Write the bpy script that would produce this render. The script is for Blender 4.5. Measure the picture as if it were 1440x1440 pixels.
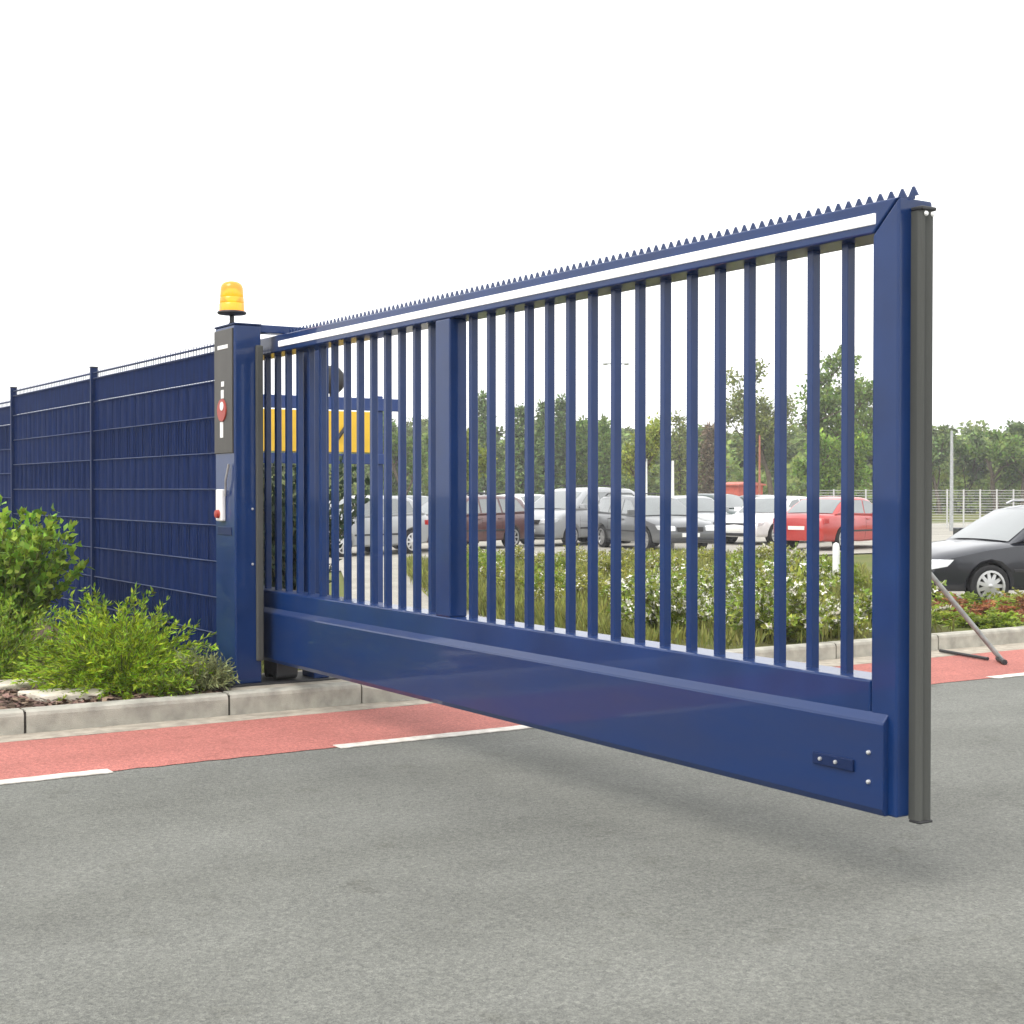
import bpy, bmesh, math, random
import numpy as np
from mathutils import Vector, Matrix
from mathutils.geometry import delaunay_2d_cdt

for o in list(bpy.data.objects):
    bpy.data.objects.remove(o)
S = bpy.context.scene
COL = S.collection
PI = math.pi
R = math.radians

# ------------------------------------------------------------------ camera
EYE = 1.65
YAW = math.atan2(1300.0, 2033.0)          # the gate line runs this far left of the view axis
PITCH = math.atan(32.0 / 2033.0)
cd = bpy.data.cameras.new('camera')
cam = bpy.data.objects.new('camera', cd)
COL.objects.link(cam)
cam.location = (0, 0, EYE)
cam.rotation_euler = (PI / 2 - PITCH, 0, -YAW)
cd.sensor_width = 36.0
cd.lens = 36.0 * 2033.0 / 1440.0
cd.clip_start = 0.05
cd.clip_end = 2500
S.camera = cam

# ------------------------------------------------------------------ sky and sun
SUN_EL, SUN_AZ = 56.0, 250.0              # azimuth clockwise from +Y: the sun stands over -X, a bit towards -Y
W = bpy.data.worlds.new('World')
S.world = W
W.use_nodes = True
nt = W.node_tree
bg = nt.nodes['Background']
sky = nt.nodes.new('ShaderNodeTexSky')
sky.sky_type = 'NISHITA'
sky.sun_disc = False
sky.sun_elevation = R(SUN_EL)
sky.sun_rotation = R(SUN_AZ)
sky.air_density = 1.0
sky.dust_density = 6.0
sky.ozone_density = 1.0
hs = nt.nodes.new('ShaderNodeHueSaturation')   # thin bright overcast: most of the blue is gone
hs.inputs['Saturation'].default_value = 0.16
hs.inputs['Value'].default_value = 1.0
mixw = nt.nodes.new('ShaderNodeMixRGB')
mixw.inputs['Fac'].default_value = 0.75
mixw.inputs['Color2'].default_value = (14.0, 14.1, 14.2, 1)
nt.links.new(sky.outputs['Color'], hs.inputs['Color'])
nt.links.new(hs.outputs['Color'], mixw.inputs['Color1'])
nt.links.new(mixw.outputs['Color'], bg.inputs['Color'])
bg.inputs['Strength'].default_value = 0.10

sd = bpy.data.lights.new('sun', 'SUN')
sd.energy = 1.0
sd.angle = R(32)
sd.color = (1.0, 0.96, 0.9)
sun = bpy.data.objects.new('sun', sd)
COL.objects.link(sun)
sx = math.sin(R(SUN_AZ)) * math.cos(R(SUN_EL))
sy = math.cos(R(SUN_AZ)) * math.cos(R(SUN_EL))
sun.rotation_euler = Vector((sx, sy, math.sin(R(SUN_EL)))).to_track_quat('Z', 'Y').to_euler()
sun.location = (-20, -10, 30)

S.view_settings.view_transform = 'Standard'
S.view_settings.look = 'None'
S.view_settings.exposure = 0.70
S.view_settings.gamma = 1.0
S.view_settings.use_curve_mapping = False
S.render.resolution_x = 1024
S.render.resolution_y = 1024
S.render.engine = 'CYCLES'

# ------------------------------------------------------------------ materials
MATS = {}

def mat(name, col, rough=0.6, metal=0.0, spec=0.5, var=0.0, vscale=4.0, island=0.0, bump=0.0,
        bscale=60.0, col2=None, coat=0.0, trans=0.0, emit=None, estr=0.0, sss=0.0, rvar=0.0, stretch=None):
    """Principled paint with noise variation between col and col2 and an optional fine bump."""
    if name in MATS:
        return MATS[name]
    m = bpy.data.materials.new(name)
    m.use_nodes = True
    n = m.node_tree.nodes
    l = m.node_tree.links
    b = n['Principled BSDF']
    b.inputs['Base Color'].default_value = (*col, 1)
    b.inputs['Roughness'].default_value = rough
    b.inputs['Metallic'].default_value = metal
    b.inputs['Specular IOR Level'].default_value = spec
    if coat:
        b.inputs['Coat Weight'].default_value = coat
        b.inputs['Coat Roughness'].default_value = 0.08
    if trans:
        b.inputs['Transmission Weight'].default_value = trans
    if emit:
        b.inputs['Emission Color'].default_value = (*emit, 1)
        b.inputs['Emission Strength'].default_value = estr
    tc = n.new('ShaderNodeTexCoord')
    src = tc.outputs['Object']
    if stretch:
        mp = n.new('ShaderNodeMapping')
        mp.inputs['Scale'].default_value = stretch
        l.new(src, mp.inputs['Vector'])
        src = mp.outputs['Vector']
    out = None
    if var or col2:
        ns = n.new('ShaderNodeTexNoise')
        ns.inputs['Scale'].default_value = vscale
        ns.inputs['Detail'].default_value = 6
        l.new(src, ns.inputs['Vector'])
        rp = n.new('ShaderNodeValToRGB')
        c2 = col2 or tuple(c * (1 - var) for c in col)
        c1 = col if col2 else tuple(min(1, c * (1 + var)) for c in col)
        rp.color_ramp.elements[0].position = 0.33
        rp.color_ramp.elements[1].position = 0.67
        rp.color_ramp.elements[0].color = (*c2, 1)
        rp.color_ramp.elements[1].color = (*c1, 1)
        l.new(ns.outputs['Fac'], rp.inputs['Fac'])
        out = rp.outputs['Color']
        if rvar:
            mr = n.new('ShaderNodeMapRange')
            mr.inputs['To Min'].default_value = rough - rvar
            mr.inputs['To Max'].default_value = rough + rvar
            l.new(ns.outputs['Fac'], mr.inputs['Value'])
            l.new(mr.outputs['Result'], b.inputs['Roughness'])
    if island:
        g = n.new('ShaderNodeNewGeometry')
        hv = n.new('ShaderNodeHueSaturation')
        mr = n.new('ShaderNodeMapRange')
        mr.inputs['To Min'].default_value = 1 - island
        mr.inputs['To Max'].default_value = 1 + island
        mr2 = n.new('ShaderNodeMapRange')
        mr2.inputs['To Min'].default_value = 0.5 - island * 0.06
        mr2.inputs['To Max'].default_value = 0.5 + island * 0.04
        mul = n.new('ShaderNodeMath'); mul.operation = 'MULTIPLY'; mul.inputs[1].default_value = 7.31
        fr = n.new('ShaderNodeMath'); fr.operation = 'FRACT'
        l.new(g.outputs['Random Per Island'], mr.inputs['Value'])
        l.new(g.outputs['Random Per Island'], mul.inputs[0])
        l.new(mul.outputs[0], fr.inputs[0])
        l.new(fr.outputs[0], mr2.inputs['Value'])
        l.new(mr.outputs['Result'], hv.inputs['Value'])
        l.new(mr2.outputs['Result'], hv.inputs['Hue'])
        if out is not None:
            l.new(out, hv.inputs['Color'])
        else:
            hv.inputs['Color'].default_value = (*col, 1)
        out = hv.outputs['Color']
    if out is not None:
        l.new(out, b.inputs['Base Color'])
    if bump:
        nb = n.new('ShaderNodeTexNoise')
        nb.inputs['Scale'].default_value = bscale
        nb.inputs['Detail'].default_value = 4
        l.new(src, nb.inputs['Vector'])
        bp = n.new('ShaderNodeBump')
        bp.inputs['Strength'].default_value = bump
        bp.inputs['Distance'].default_value = 0.02
        l.new(nb.outputs['Fac'], bp.inputs['Height'])
        l.new(bp.outputs['Normal'], b.inputs['Normal'])
    MATS[name] = m
    return m


def leaf_mat(name, col, island=0.4, trans=0.35, rough=0.5, var=0.25, vscale=1.5):
    """Leaves: diffuse/gloss mixed with light that shines through, each leaf a little different."""
    if name in MATS:
        return MATS[name]
    m = mat(name, col, rough=rough, spec=0.3, var=var, vscale=vscale, island=island)
    n = m.node_tree.nodes
    l = m.node_tree.links
    b = n['Principled BSDF']
    t = n.new('ShaderNodeBsdfTranslucent')
    mx = n.new('ShaderNodeMixShader')
    mx.inputs['Fac'].default_value = trans
    src = b.inputs['Base Color'].links[0].from_socket
    l.new(src, t.inputs['Color'])
    l.new(b.outputs[0], mx.inputs[1])
    l.new(t.outputs[0], mx.inputs[2])
    l.new(mx.outputs[0], n['Material Output'].inputs['Surface'])
    return m


def asphalt_mat(name, base, speck, fine=170.0):
    m = bpy.data.materials.new(name)
    m.use_nodes = True
    n = m.node_tree.nodes
    l = m.node_tree.links
    b = n['Principled BSDF']
    b.inputs['Roughness'].default_value = 0.85
    b.inputs['Specular IOR Level'].default_value = 0.3
    tc = n.new('ShaderNodeTexCoord')
    vo = n.new('ShaderNodeTexVoronoi'); vo.inputs['Scale'].default_value = fine
    n1 = n.new('ShaderNodeTexNoise'); n1.inputs['Scale'].default_value = 1.1; n1.inputs['Detail'].default_value = 8
    n1.inputs['Roughness'].default_value = 0.65
    n2 = n.new('ShaderNodeTexNoise'); n2.inputs['Scale'].default_value = 38.0; n2.inputs['Detail'].default_value = 5
    for q in (vo, n1, n2):
        l.new(tc.outputs['Object'], q.inputs['Vector'])
    r1 = n.new('ShaderNodeValToRGB')
    r1.color_ramp.elements[0].position = 0.3; r1.color_ramp.elements[1].position = 0.7
    r1.color_ramp.elements[0].color = (*[c * 0.86 for c in base], 1)
    r1.color_ramp.elements[1].color = (*[c * 1.12 for c in base], 1)
    l.new(n1.outputs['Fac'], r1.inputs['Fac'])
    r2 = n.new('ShaderNodeValToRGB')
    r2.color_ramp.elements[0].position = 0.0; r2.color_ramp.elements[1].position = 1.0
    r2.color_ramp.elements[0].color = (0.72, 0.72, 0.72, 1); r2.color_ramp.elements[1].color = (speck, speck, speck * 0.97, 1)
    l.new(vo.outputs['Color'], r2.inputs['Fac'])
    r3 = n.new('ShaderNodeValToRGB')
    r3.color_ramp.elements[0].position = 0.3; r3.color_ramp.elements[1].position = 0.7
    r3.color_ramp.elements[0].color = (0.86, 0.86, 0.86, 1); r3.color_ramp.elements[1].color = (1.12, 1.12, 1.1, 1)
    l.new(n2.outputs['Fac'], r3.inputs['Fac'])
    a = n.new('ShaderNodeMixRGB'); a.blend_type = 'MULTIPLY'; a.inputs['Fac'].default_value = 1
    c = n.new('ShaderNodeMixRGB'); c.blend_type = 'MULTIPLY'; c.inputs['Fac'].default_value = 1
    v2 = n.new('ShaderNodeTexVoronoi'); v2.inputs['Scale'].default_value = fine * 0.42
    l.new(tc.outputs['Object'], v2.inputs['Vector'])
    r4 = n.new('ShaderNodeValToRGB')
    r4.color_ramp.elements[0].position = 0.02; r4.color_ramp.elements[1].position = 0.98
    r4.color_ramp.elements[0].color = (0.8, 0.8, 0.8, 1); r4.color_ramp.elements[1].color = (1.2, 1.2, 1.18, 1)
    l.new(v2.outputs['Color'], r4.inputs['Fac'])
    mp = n.new('ShaderNodeMapping'); mp.inputs['Scale'].default_value = (0.09, 0.75, 1)
    l.new(tc.outputs['Object'], mp.inputs['Vector'])
    n3 = n.new('ShaderNodeTexNoise'); n3.inputs['Scale'].default_value = 1.0; n3.inputs['Detail'].default_value = 5
    l.new(mp.outputs['Vector'], n3.inputs['Vector'])
    r5 = n.new('ShaderNodeValToRGB')
    r5.color_ramp.elements[0].position = 0.36; r5.color_ramp.elements[1].position = 0.62
    r5.color_ramp.elements[0].color = (0.88, 0.88, 0.86, 1); r5.color_ramp.elements[1].color = (1.08, 1.08, 1.07, 1)
    l.new(n3.outputs['Fac'], r5.inputs['Fac'])
    n4 = n.new('ShaderNodeTexNoise'); n4.inputs['Scale'].default_value = 3.1; n4.inputs['Detail'].default_value = 9; n4.inputs['Roughness'].default_value = 0.7
    l.new(tc.outputs['Object'], n4.inputs['Vector'])
    r6 = n.new('ShaderNodeValToRGB')
    r6.color_ramp.elements[0].position = 0.27; r6.color_ramp.elements[1].position = 0.42
    r6.color_ramp.elements[0].color = (0.72, 0.71, 0.68, 1); r6.color_ramp.elements[1].color = (1, 1, 1, 1)
    l.new(n4.outputs['Fac'], r6.inputs['Fac'])
    prev = None
    for rq in (r4, r5, r6):
        k = n.new('ShaderNodeMixRGB'); k.blend_type = 'MULTIPLY'; k.inputs['Fac'].default_value = 1
        if prev is None: l.new(r3.outputs['Color'], k.inputs['Color1'])
        else: l.new(prev, k.inputs['Color1'])
        l.new(rq.outputs['Color'], k.inputs['Color2'])
        prev = k.outputs['Color']
    l.new(r1.outputs['Color'], a.inputs['Color1']); l.new(r2.outputs['Color'], a.inputs['Color2'])
    l.new(a.outputs['Color'], c.inputs['Color1']); l.new(prev, c.inputs['Color2'])
    l.new(c.outputs['Color'], b.inputs['Base Color'])
    bp = n.new('ShaderNodeBump'); bp.inputs['Strength'].default_value = 0.5; bp.inputs['Distance'].default_value = 0.006
    l.new(vo.outputs['Distance'], bp.inputs['Height'])
    l.new(bp.outputs['Normal'], b.inputs['Normal'])
    MATS[name] = m
    return m


M_ROAD = asphalt_mat('asphalt', (0.156, 0.158, 0.149), 1.3)
M_LANE = asphalt_mat('red_lane', (0.41, 0.146, 0.127), 1.22)
M_LOT = asphalt_mat('pale_paving', (0.36, 0.34, 0.31), 1.2)
M_LINE = mat('line_paint', (0.74, 0.70, 0.63), 0.7, col2=(0.50, 0.46, 0.41), vscale=14, bump=0.2, bscale=150)
M_KERB = mat('kerb_concrete', (0.37, 0.355, 0.305), 0.9, spec=0.2, var=0.22, vscale=7, bump=0.35, bscale=120)
M_MORT = mat('mortar', (0.05, 0.045, 0.04), 0.95, spec=0.1, var=0.3, vscale=30)
M_GUT = mat('gutter_concrete', (0.37, 0.33, 0.27), 0.9, spec=0.2, var=0.22, vscale=9, bump=0.3, bscale=120)
M_SLAB = mat('pale_stone', (0.58, 0.53, 0.44), 0.9, spec=0.2, var=0.2, vscale=9, bump=0.4, bscale=60)
M_SOIL = mat('soil', (0.115, 0.08, 0.06), 0.95, spec=0.1, var=0.4, vscale=14, bump=0.8, bscale=40)
M_CHIP = mat('bark_chip', (0.17, 0.115, 0.085), 0.9, spec=0.15, island=0.6)
M_GRASSG = mat('meadow', (0.10, 0.13, 0.035), 0.95, spec=0.1, col2=(0.16, 0.15, 0.06), vscale=0.6, bump=0.8, bscale=12)
M_ISLE = mat('isle_ground', (0.11, 0.135, 0.035), 0.95, spec=0.1, col2=(0.12, 0.10, 0.05), vscale=1.7, bump=0.8, bscale=25)
M_BLUE = mat('blue_paint', (0.0035, 0.0255, 0.112), 0.36, spec=0.2, var=0.16, vscale=2.6, rvar=0.08, bump=0.02, bscale=7, coat=0.45)
M_BLUE.node_tree.nodes['Principled BSDF'].inputs['Coat Roughness'].default_value = 0.04
M_COVER = mat('blue_cover', (0.0035, 0.0245, 0.108), 0.36, spec=0.2, col2=(0.010, 0.027, 0.098), vscale=5, rvar=0.1, bump=0.02, bscale=7, coat=0.45, stretch=(1, 0.35, 1.6))
M_COVER.node_tree.nodes['Principled BSDF'].inputs['Coat Roughness'].default_value = 0.05
M_BLUED = mat('blue_paint_fence', (0.005, 0.017, 0.070), 0.5, spec=0.2, var=0.16, vscale=2.6, rvar=0.06)
M_STRIP = mat('privacy_strip', (0.005, 0.016, 0.072), 0.65, spec=0.05, var=0.25, vscale=3.0, stretch=(1, 6, 1))
M_WIRE = mat('blue_wire', (0.075, 0.095, 0.17), 0.7, spec=0.15, var=0.15)
M_RUB = mat('rubber_grey', (0.068, 0.070, 0.064), 0.7, spec=0.3, var=0.15, vscale=5, stretch=(1, 1, 0.15))
M_RUBD = mat('rubber_black', (0.025, 0.025, 0.025), 0.7)
M_STEEL = mat('brushed_panel', (0.052, 0.047, 0.040), 0.45, metal=0.1, var=0.12, vscale=6, stretch=(1, 1, 0.2))
M_GALV = mat('galvanised', (0.42, 0.43, 0.43), 0.45, metal=0.6, var=0.2, vscale=18)
M_WHITE = mat('white_plastic', (0.8, 0.8, 0.78), 0.4, var=0.04, vscale=6)
M_RED = mat('red_plastic', (0.36, 0.035, 0.02), 0.4, var=0.08, vscale=8)
M_WSTRIP = mat('white_strip', (0.9, 0.9, 0.88), 0.3, emit=(1.0, 1.0, 0.97), estr=0.25, var=0.02, vscale=5)  # white rail strip, given a weak emission
M_BLACK = mat('black_plastic', (0.02, 0.02, 0.022), 0.5, var=0.2, vscale=9)
M_YEL = mat('yellow_board', (0.80, 0.50, 0.03), 0.5, var=0.08, vscale=5)
M_BLUS = mat('sign_blue', (0.01, 0.04, 0.17), 0.45, var=0.1, vscale=4)
M_ZINC = mat('zinc_bolt', (0.62, 0.62, 0.62), 0.35, metal=0.7, var=0.05)
M_BARK = mat('bark', (0.12, 0.095, 0.07), 0.9, spec=0.1, var=0.35, vscale=9, bump=0.6, bscale=20)
M_STEM = mat('green_stem', (0.16, 0.15, 0.06), 0.8, spec=0.2, var=0.3, vscale=9)
M_TYRE = mat('tyre', (0.018, 0.018, 0.019), 0.8, spec=0.3, var=0.2, vscale=9)
M_RIM = mat('alloy', (0.62, 0.62, 0.62), 0.3, metal=0.8, var=0.06)
M_GLASS = mat('car_glass', (0.05, 0.065, 0.062), 0.04, spec=1.0, coat=1.0, var=0.25, vscale=2.5)
M_GLASS.node_tree.nodes['Principled BSDF'].inputs['IOR'].default_value = 1.75
M_HEAD = mat('lamp_glass', (0.75, 0.77, 0.78), 0.12, spec=0.8, metal=0.25, var=0.1, vscale=16)
M_TAIL = mat('tail_glass', (0.4, 0.015, 0.012), 0.15, spec=0.8, var=0.1, vscale=16)
M_PLATE = mat('plate', (0.75, 0.75, 0.7), 0.5, var=0.04)

# amber beacon lens: light passes through the coloured plastic
M_AMB = mat('amber_lens', (0.92, 0.30, 0.012), 0.16, spec=0.6, trans=0.4, var=0.05, vscale=12)
M_AMB.node_tree.nodes['Principled BSDF'].inputs['Emission Color'].default_value = (1.0, 0.38, 0.02, 1)
M_AMB.node_tree.nodes['Principled BSDF'].inputs['Emission Strength'].default_value = 0.25
M_AMBG = mat('beacon_reflector', (1.0, 0.75, 0.2), 0.3, emit=(1.0, 0.7, 0.12), estr=0.9, var=0.03)

# ------------------------------------------------------------------ mesh helpers

class MB:
    """Collects shapes for ONE mesh object."""
    def __init__(s):
        s.v = []; s.f = []

    def add(s, vs, fs):
        o = len(s.v)
        s.v += [tuple(p) for p in vs]
        s.f += [tuple(i + o for i in f) for f in fs]
        return s

    def box(s, x0, x1, y0, y1, z0, z1):
        return s.add([(x0, y0, z0), (x1, y0, z0), (x1, y1, z0), (x0, y1, z0), (x0, y0, z1), (x1, y0, z1), (x1, y1, z1), (x0, y1, z1)],
                     [(0, 3, 2, 1), (4, 5, 6, 7), (0, 1, 5, 4), (1, 2, 6, 5), (2, 3, 7, 6), (3, 0, 4, 7)])

    def tube(s, pts, rs, n=8, caps=True):
        pts = [Vector(p) for p in pts]
        if not hasattr(rs, '__len__'):
            rs = [rs] * len(pts)
        o = len(s.v)
        for i, p in enumerate(pts):
            d = (pts[min(i + 1, len(pts) - 1)] - pts[max(i - 1, 0)])
            if d.length < 1e-9: d = Vector((0, 0, 1))
            d.normalize()
            a = d.cross(Vector((0, 0, 1)) if abs(d.z) < 0.95 else Vector((0, 1, 0))).normalized()
            b = d.cross(a)
            for k in range(n):
                t = 2 * PI * k / n
                s.v.append(tuple(p + (a * math.cos(t) + b * math.sin(t)) * rs[i]))
        for i in range(len(pts) - 1):
            for k in range(n):
                k2 = (k + 1) % n
                s.f.append((o + i * n + k, o + i * n + k2, o + (i + 1) * n + k2, o + (i + 1) * n + k))
        if caps:
            s.f.append(tuple(o + k for k in range(n))[::-1])
            s.f.append(tuple(o + (len(pts) - 1) * n + k for k in range(n)))
        return s

    def lathe(s, prof, c=(0, 0, 0), n=20, axis='z', caps=True):
        o = len(s.v)
        for r, h in prof:
            for k in range(n):
                t = 2 * PI * k / n
                if axis == 'z':
                    s.v.append((c[0] + r * math.cos(t), c[1] + r * math.sin(t), c[2] + h))
                elif axis == 'x':
                    s.v.append((c[0] + h, c[1] + r * math.cos(t), c[2] + r * math.sin(t)))
                else:
                    s.v.append((c[0] + r * math.cos(t), c[1] + h, c[2] + r * math.sin(t)))
        for i in range(len(prof) - 1):
            for k in range(n):
                k2 = (k + 1) % n
                s.f.append((o + i * n + k, o + i * n + k2, o + (i + 1) * n + k2, o + (i + 1) * n + k))
        if not caps: return s
        s.f.append(tuple(o + k for k in range(n))[::-1])
        s.f.append(tuple(o + (len(prof) - 1) * n + k for k in range(n)))
        return s

    def extr(s, poly, fn, a, b):
        """polygon extruded from a to b; fn(u, v, t) -> xyz"""
        n = len(poly)
        o = len(s.v)
        for t in (a, b):
            s.v += [tuple(fn(u, v, t)) for u, v in poly]
        for i in range(n):
            j = (i + 1) % n
            s.f.append((o + i, o + j, o + n + j, o + n + i))
        s.f.append(tuple(o + i for i in range(n))[::-1])
        s.f.append(tuple(o + n + i for i in range(n)))
        return s

    def mesh(s, name, m=None):
        me = bpy.data.meshes.new(name)
        me.from_pydata(s.v, [], s.f)
        bm = bmesh.new(); bm.from_mesh(me)
        bmesh.ops.recalc_face_normals(bm, faces=bm.faces)
        bm.to_mesh(me); bm.free()
        if m: me.materials.append(m)
        return me

    def build(s, name, m, parent=None, bevel=0.0, smooth=False, seg=2):
        me = s.mesh(name, m)
        return link(name, me, parent, bevel=bevel, smooth=smooth, seg=seg)


def root_loc(o):
    while o.parent: o = o.parent
    return o.location.copy()


def link(name, me, parent=None, loc=None, bevel=0.0, smooth=False, seg=2):
    """Meshes are written in world coordinates; a child mesh is shifted once into its thing's frame."""
    o = bpy.data.objects.new(name, me)
    COL.objects.link(o)
    if parent is not None:
        o.parent = parent
        L = root_loc(parent)
        if L.length > 1e-9 and not me.get('local'):
            me.transform(Matrix.Translation(-L))
            me['local'] = 1
    if loc is not None: o.location = loc
    if smooth:
        for p in me.polygons: p.use_smooth = True
        if smooth is not True:
            try: me.set_sharp_from_angle(angle=R(smooth))
            except Exception: pass
    if bevel:
        b = o.modifiers.new('bevel', 'BEVEL')
        b.width = bevel; b.segments = seg; b.limit_method = 'ANGLE'; b.angle_limit = R(35)
        b.harden_normals = False
    return o


def rep(src, loc, parent=None):
    """A copy of one alike piece that shares its mesh."""
    c = src.copy()
    COL.objects.link(c)
    c.parent = parent if parent is not None else src.parent
    c.location = loc
    return c


def tag(o, label, cat, group=None):
    o['label'] = label; o['category'] = cat
    if group: o['group'] = group
    return o


def thing(name, label, cat, loc=(0, 0, 0), group=None):
    o = bpy.data.objects.new(name, None)
    COL.objects.link(o)
    o.empty_display_size = 0.2
    o.location = loc
    return tag(o, label, cat, group)


def copy_tree(o, parent=None):
    c = o.copy()
    COL.objects.link(c)
    c.parent = parent
    for ch in list(o.children):
        copy_tree(ch, c)
    return c


def struct(o):
    o['kind'] = 'structure'
    return o


def sheet(name, poly, z, m, thick=0.0):
    b = MB()
    if thick:
        b.extr(poly, lambda u, v, t: (u, v, t), z - thick, z)
    else:
        b.add([(x, y, z) for x, y in poly], [tuple(range(len(poly)))])
    o = b.build(name, m)
    for p in o.data.polygons:
        pass
    return struct(o)


def np_mesh(name, V, Q, m):
    V = np.asarray(V, dtype=np.float32); Q = np.asarray(Q, dtype=np.int32)
    me = bpy.data.meshes.new(name)
    me.vertices.add(len(V)); me.vertices.foreach_set('co', V.ravel())
    k = Q.shape[1]
    me.loops.add(Q.size); me.loops.foreach_set('vertex_index', Q.ravel())
    me.polygons.add(len(Q))
    me.polygons.foreach_set('loop_start', np.arange(0, Q.size, k, dtype=np.int32))
    me.polygons.foreach_set('loop_total', np.full(len(Q), k, dtype=np.int32))
    me.update(calc_edges=True)
    if m: me.materials.append(m)
    return me


def unit(a):
    return a / np.maximum(np.linalg.norm(a, axis=1, keepdims=True), 1e-9)


def leaf_arrays(P, D, L, Wd, rng, fold=0.25):
    """One pointed leaf (4 corners, folded along the midrib) at every P pointing along D."""
    n = len(P)
    D = unit(D)
    rnd = unit(rng.normal(size=(n, 3)))
    side = unit(np.cross(D, rnd))
    nor = np.cross(D, side)
    L = (L * rng.uniform(0.7, 1.25, n))[:, None]; Wd = (Wd * rng.uniform(0.75, 1.2, n))[:, None]
    a = P
    b = P + D * L * 0.45 + side * Wd * 0.5 + nor * Wd * fold
    c = P + D * L
    d = P + D * L * 0.45 - side * Wd * 0.5 + nor * Wd * fold
    V = np.stack([a, b, c, d], 1).reshape(-1, 3)
    Q = np.arange(4 * n).reshape(-1, 4)
    return V, Q


CAMV = np.array([0, 0, EYE])
FW = np.array([math.sin(YAW) * math.cos(PITCH), math.cos(YAW) * math.cos(PITCH), -math.sin(PITCH)])
RT = np.array([math.cos(YAW), -math.sin(YAW), 0.0])
UP = np.cross(RT, FW)


def at(px, depth, z=0.0):
    """Ground position seen at photo column px at that distance (surveying the place from the photo)."""
    d = np.array([math.sin(YAW), math.cos(YAW), 0]) + RT * (px - 720) / 2033.0
    p = d * depth
    return (float(p[0]), float(p[1]), z)


def ztop(py, depth):
    return EYE + (688 - py) / 2033.0 * depth

# ------------------------------------------------------------------ the ground, road, kerbs
sheet('ground', [(-180, -180), (420, -180), (420, 420), (-180, 420)], -0.03, M_GRASSG)
sheet('road', [(-60, -40), (120, -40), (120, 9.86), (-60, 9.86)], 0.0, M_ROAD)
rj = random.Random(3)
low_e = [(-60, 8.36)] + [(-3 + 0.11 * k, 8.36 + rj.gauss(0, 0.006)) for k in range(200)] + [(120, 8.36)]
top_e = [(120, 9.68)] + [(19 - 0.11 * k, 9.68 + rj.gauss(0, 0.008)) for k in range(200)] + [(-60, 9.68)]
sheet('cycle_lane', low_e + top_e, 0.004, M_LANE)
gut = sheet('gutter', [(-60, 9.68), (120, 9.68), (120, 10.3), (-60, 10.3)], 0.0045, M_GUT)
road_ob = bpy.data.objects['road']
lp = [(1.69 * k / 40, 8.30 + rj.gauss(0, 0.003)) for k in range(41)] + [(1.69 - 1.69 * k / 40, 8.42 + rj.gauss(0, 0.003)) for k in range(41)]
ln = MB().extr(lp, lambda u, v, t: (u, v, t), 0.003, 0.0085).build('lane_marking', M_LINE, road_ob)
for i, x in enumerate((-5.43, -2.28, 0.87, 4.02, 7.17, 10.32, 13.47, 16.62, 19.77, 22.9)):
    if i == 0: ln.location = (x, 0, 0)
    else: rep(ln, (x, 0, 0))
sheet('driveway', [(5.2, 9.9), (9.2, 9.9), (10.3, 14), (11.5, 18.5), (14.8, 27.3), (13.2, 27.3), (9.4, 19.0), (6.6, 14.0)], 0.008, M_LOT)
sheet('car_park', [(2, 26.5), (90, 26.5), (90, 48), (2, 48)], 0.002, M_LOT)
sheet('parking_lane', [(13.6, 12.85), (90, 12.85), (90, 19.5), (20.5, 19.5)], 0.006, M_LOT)


def kerb_row(name, x0, x1, yf, n_len, zt=0.16, wdt=0.15, taper_l=False, taper_r=False, chop=None):
    k = bpy.data.objects.new(name, None); COL.objects.link(k); struct(k)
    prof = [(yf, -0.05), (yf, zt - 0.035), (yf + 0.008, zt - 0.012), (yf + 0.03, zt), (yf + wdt, zt), (yf + wdt, -0.05)]
    b = MB().extr(prof, lambda u, v, t: (t, u, v), 0, n_len - 0.018)
    me = b.mesh('kerb_stone', M_KERB)
    x = x0; i = 0; jt = []
    rnd = random.Random(4)
    while x < x1 - 0.05:
        o = link('kerb_stone', me, k)
        o.location = (x, rnd.uniform(-0.004, 0.004), rnd.uniform(-0.003, 0.003))
        if x + n_len > x1: o.scale = ((x1 - x) / n_len, 1, 1)
        if x > x0: jt.append(x)
        x += n_len
    jm = MB().box(-0.0185, 0.0005, yf + 0.012, yf + wdt - 0.01, -0.04, zt - 0.012).mesh('mortar_joint', M_MORT)
    for x in jt: link('mortar_joint', jm, k, loc=(x, 0, 0))
    return k


def taper(k, x0, x1, yf, zt, wdt, flip=False):
    vs = []
    for x, h in ((x0, zt), (x1, 0.012)):
        vs += [(x, yf, -0.05), (x, yf, h - min(0.03, h * 0.5)), (x, yf + 0.025, h), (x, yf + wdt, h), (x, yf + wdt, -0.05)]
    MB().add(vs, [(0, 1, 6, 5), (1, 2, 7, 6), (2, 3, 8, 7), (3, 4, 9, 8), (4, 3, 2, 1, 0), (5, 6, 7, 8, 9)]).build('kerb_stone', M_KERB, k)

kl = kerb_row('kerb_left', -0.42 - 1.45 * 4, 5.0, 9.95, 1.45)
taper(kl, 5.0, 5.62, 9.95, 0.16, 0.15)
kr = kerb_row('kerb_right', 8.75, 48, 10.10, 1.45)
# the island's corner: a few short stones round a curve, then along the driveway
cpts = [(8.75, 10.10), (8.45, 10.2), (8.3, 10.45), (8.36, 10.9)]
edge = [(8.36, 10.9), (9.2, 14.2), (10.6, 18.8), (14.2, 27.0)]


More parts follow.
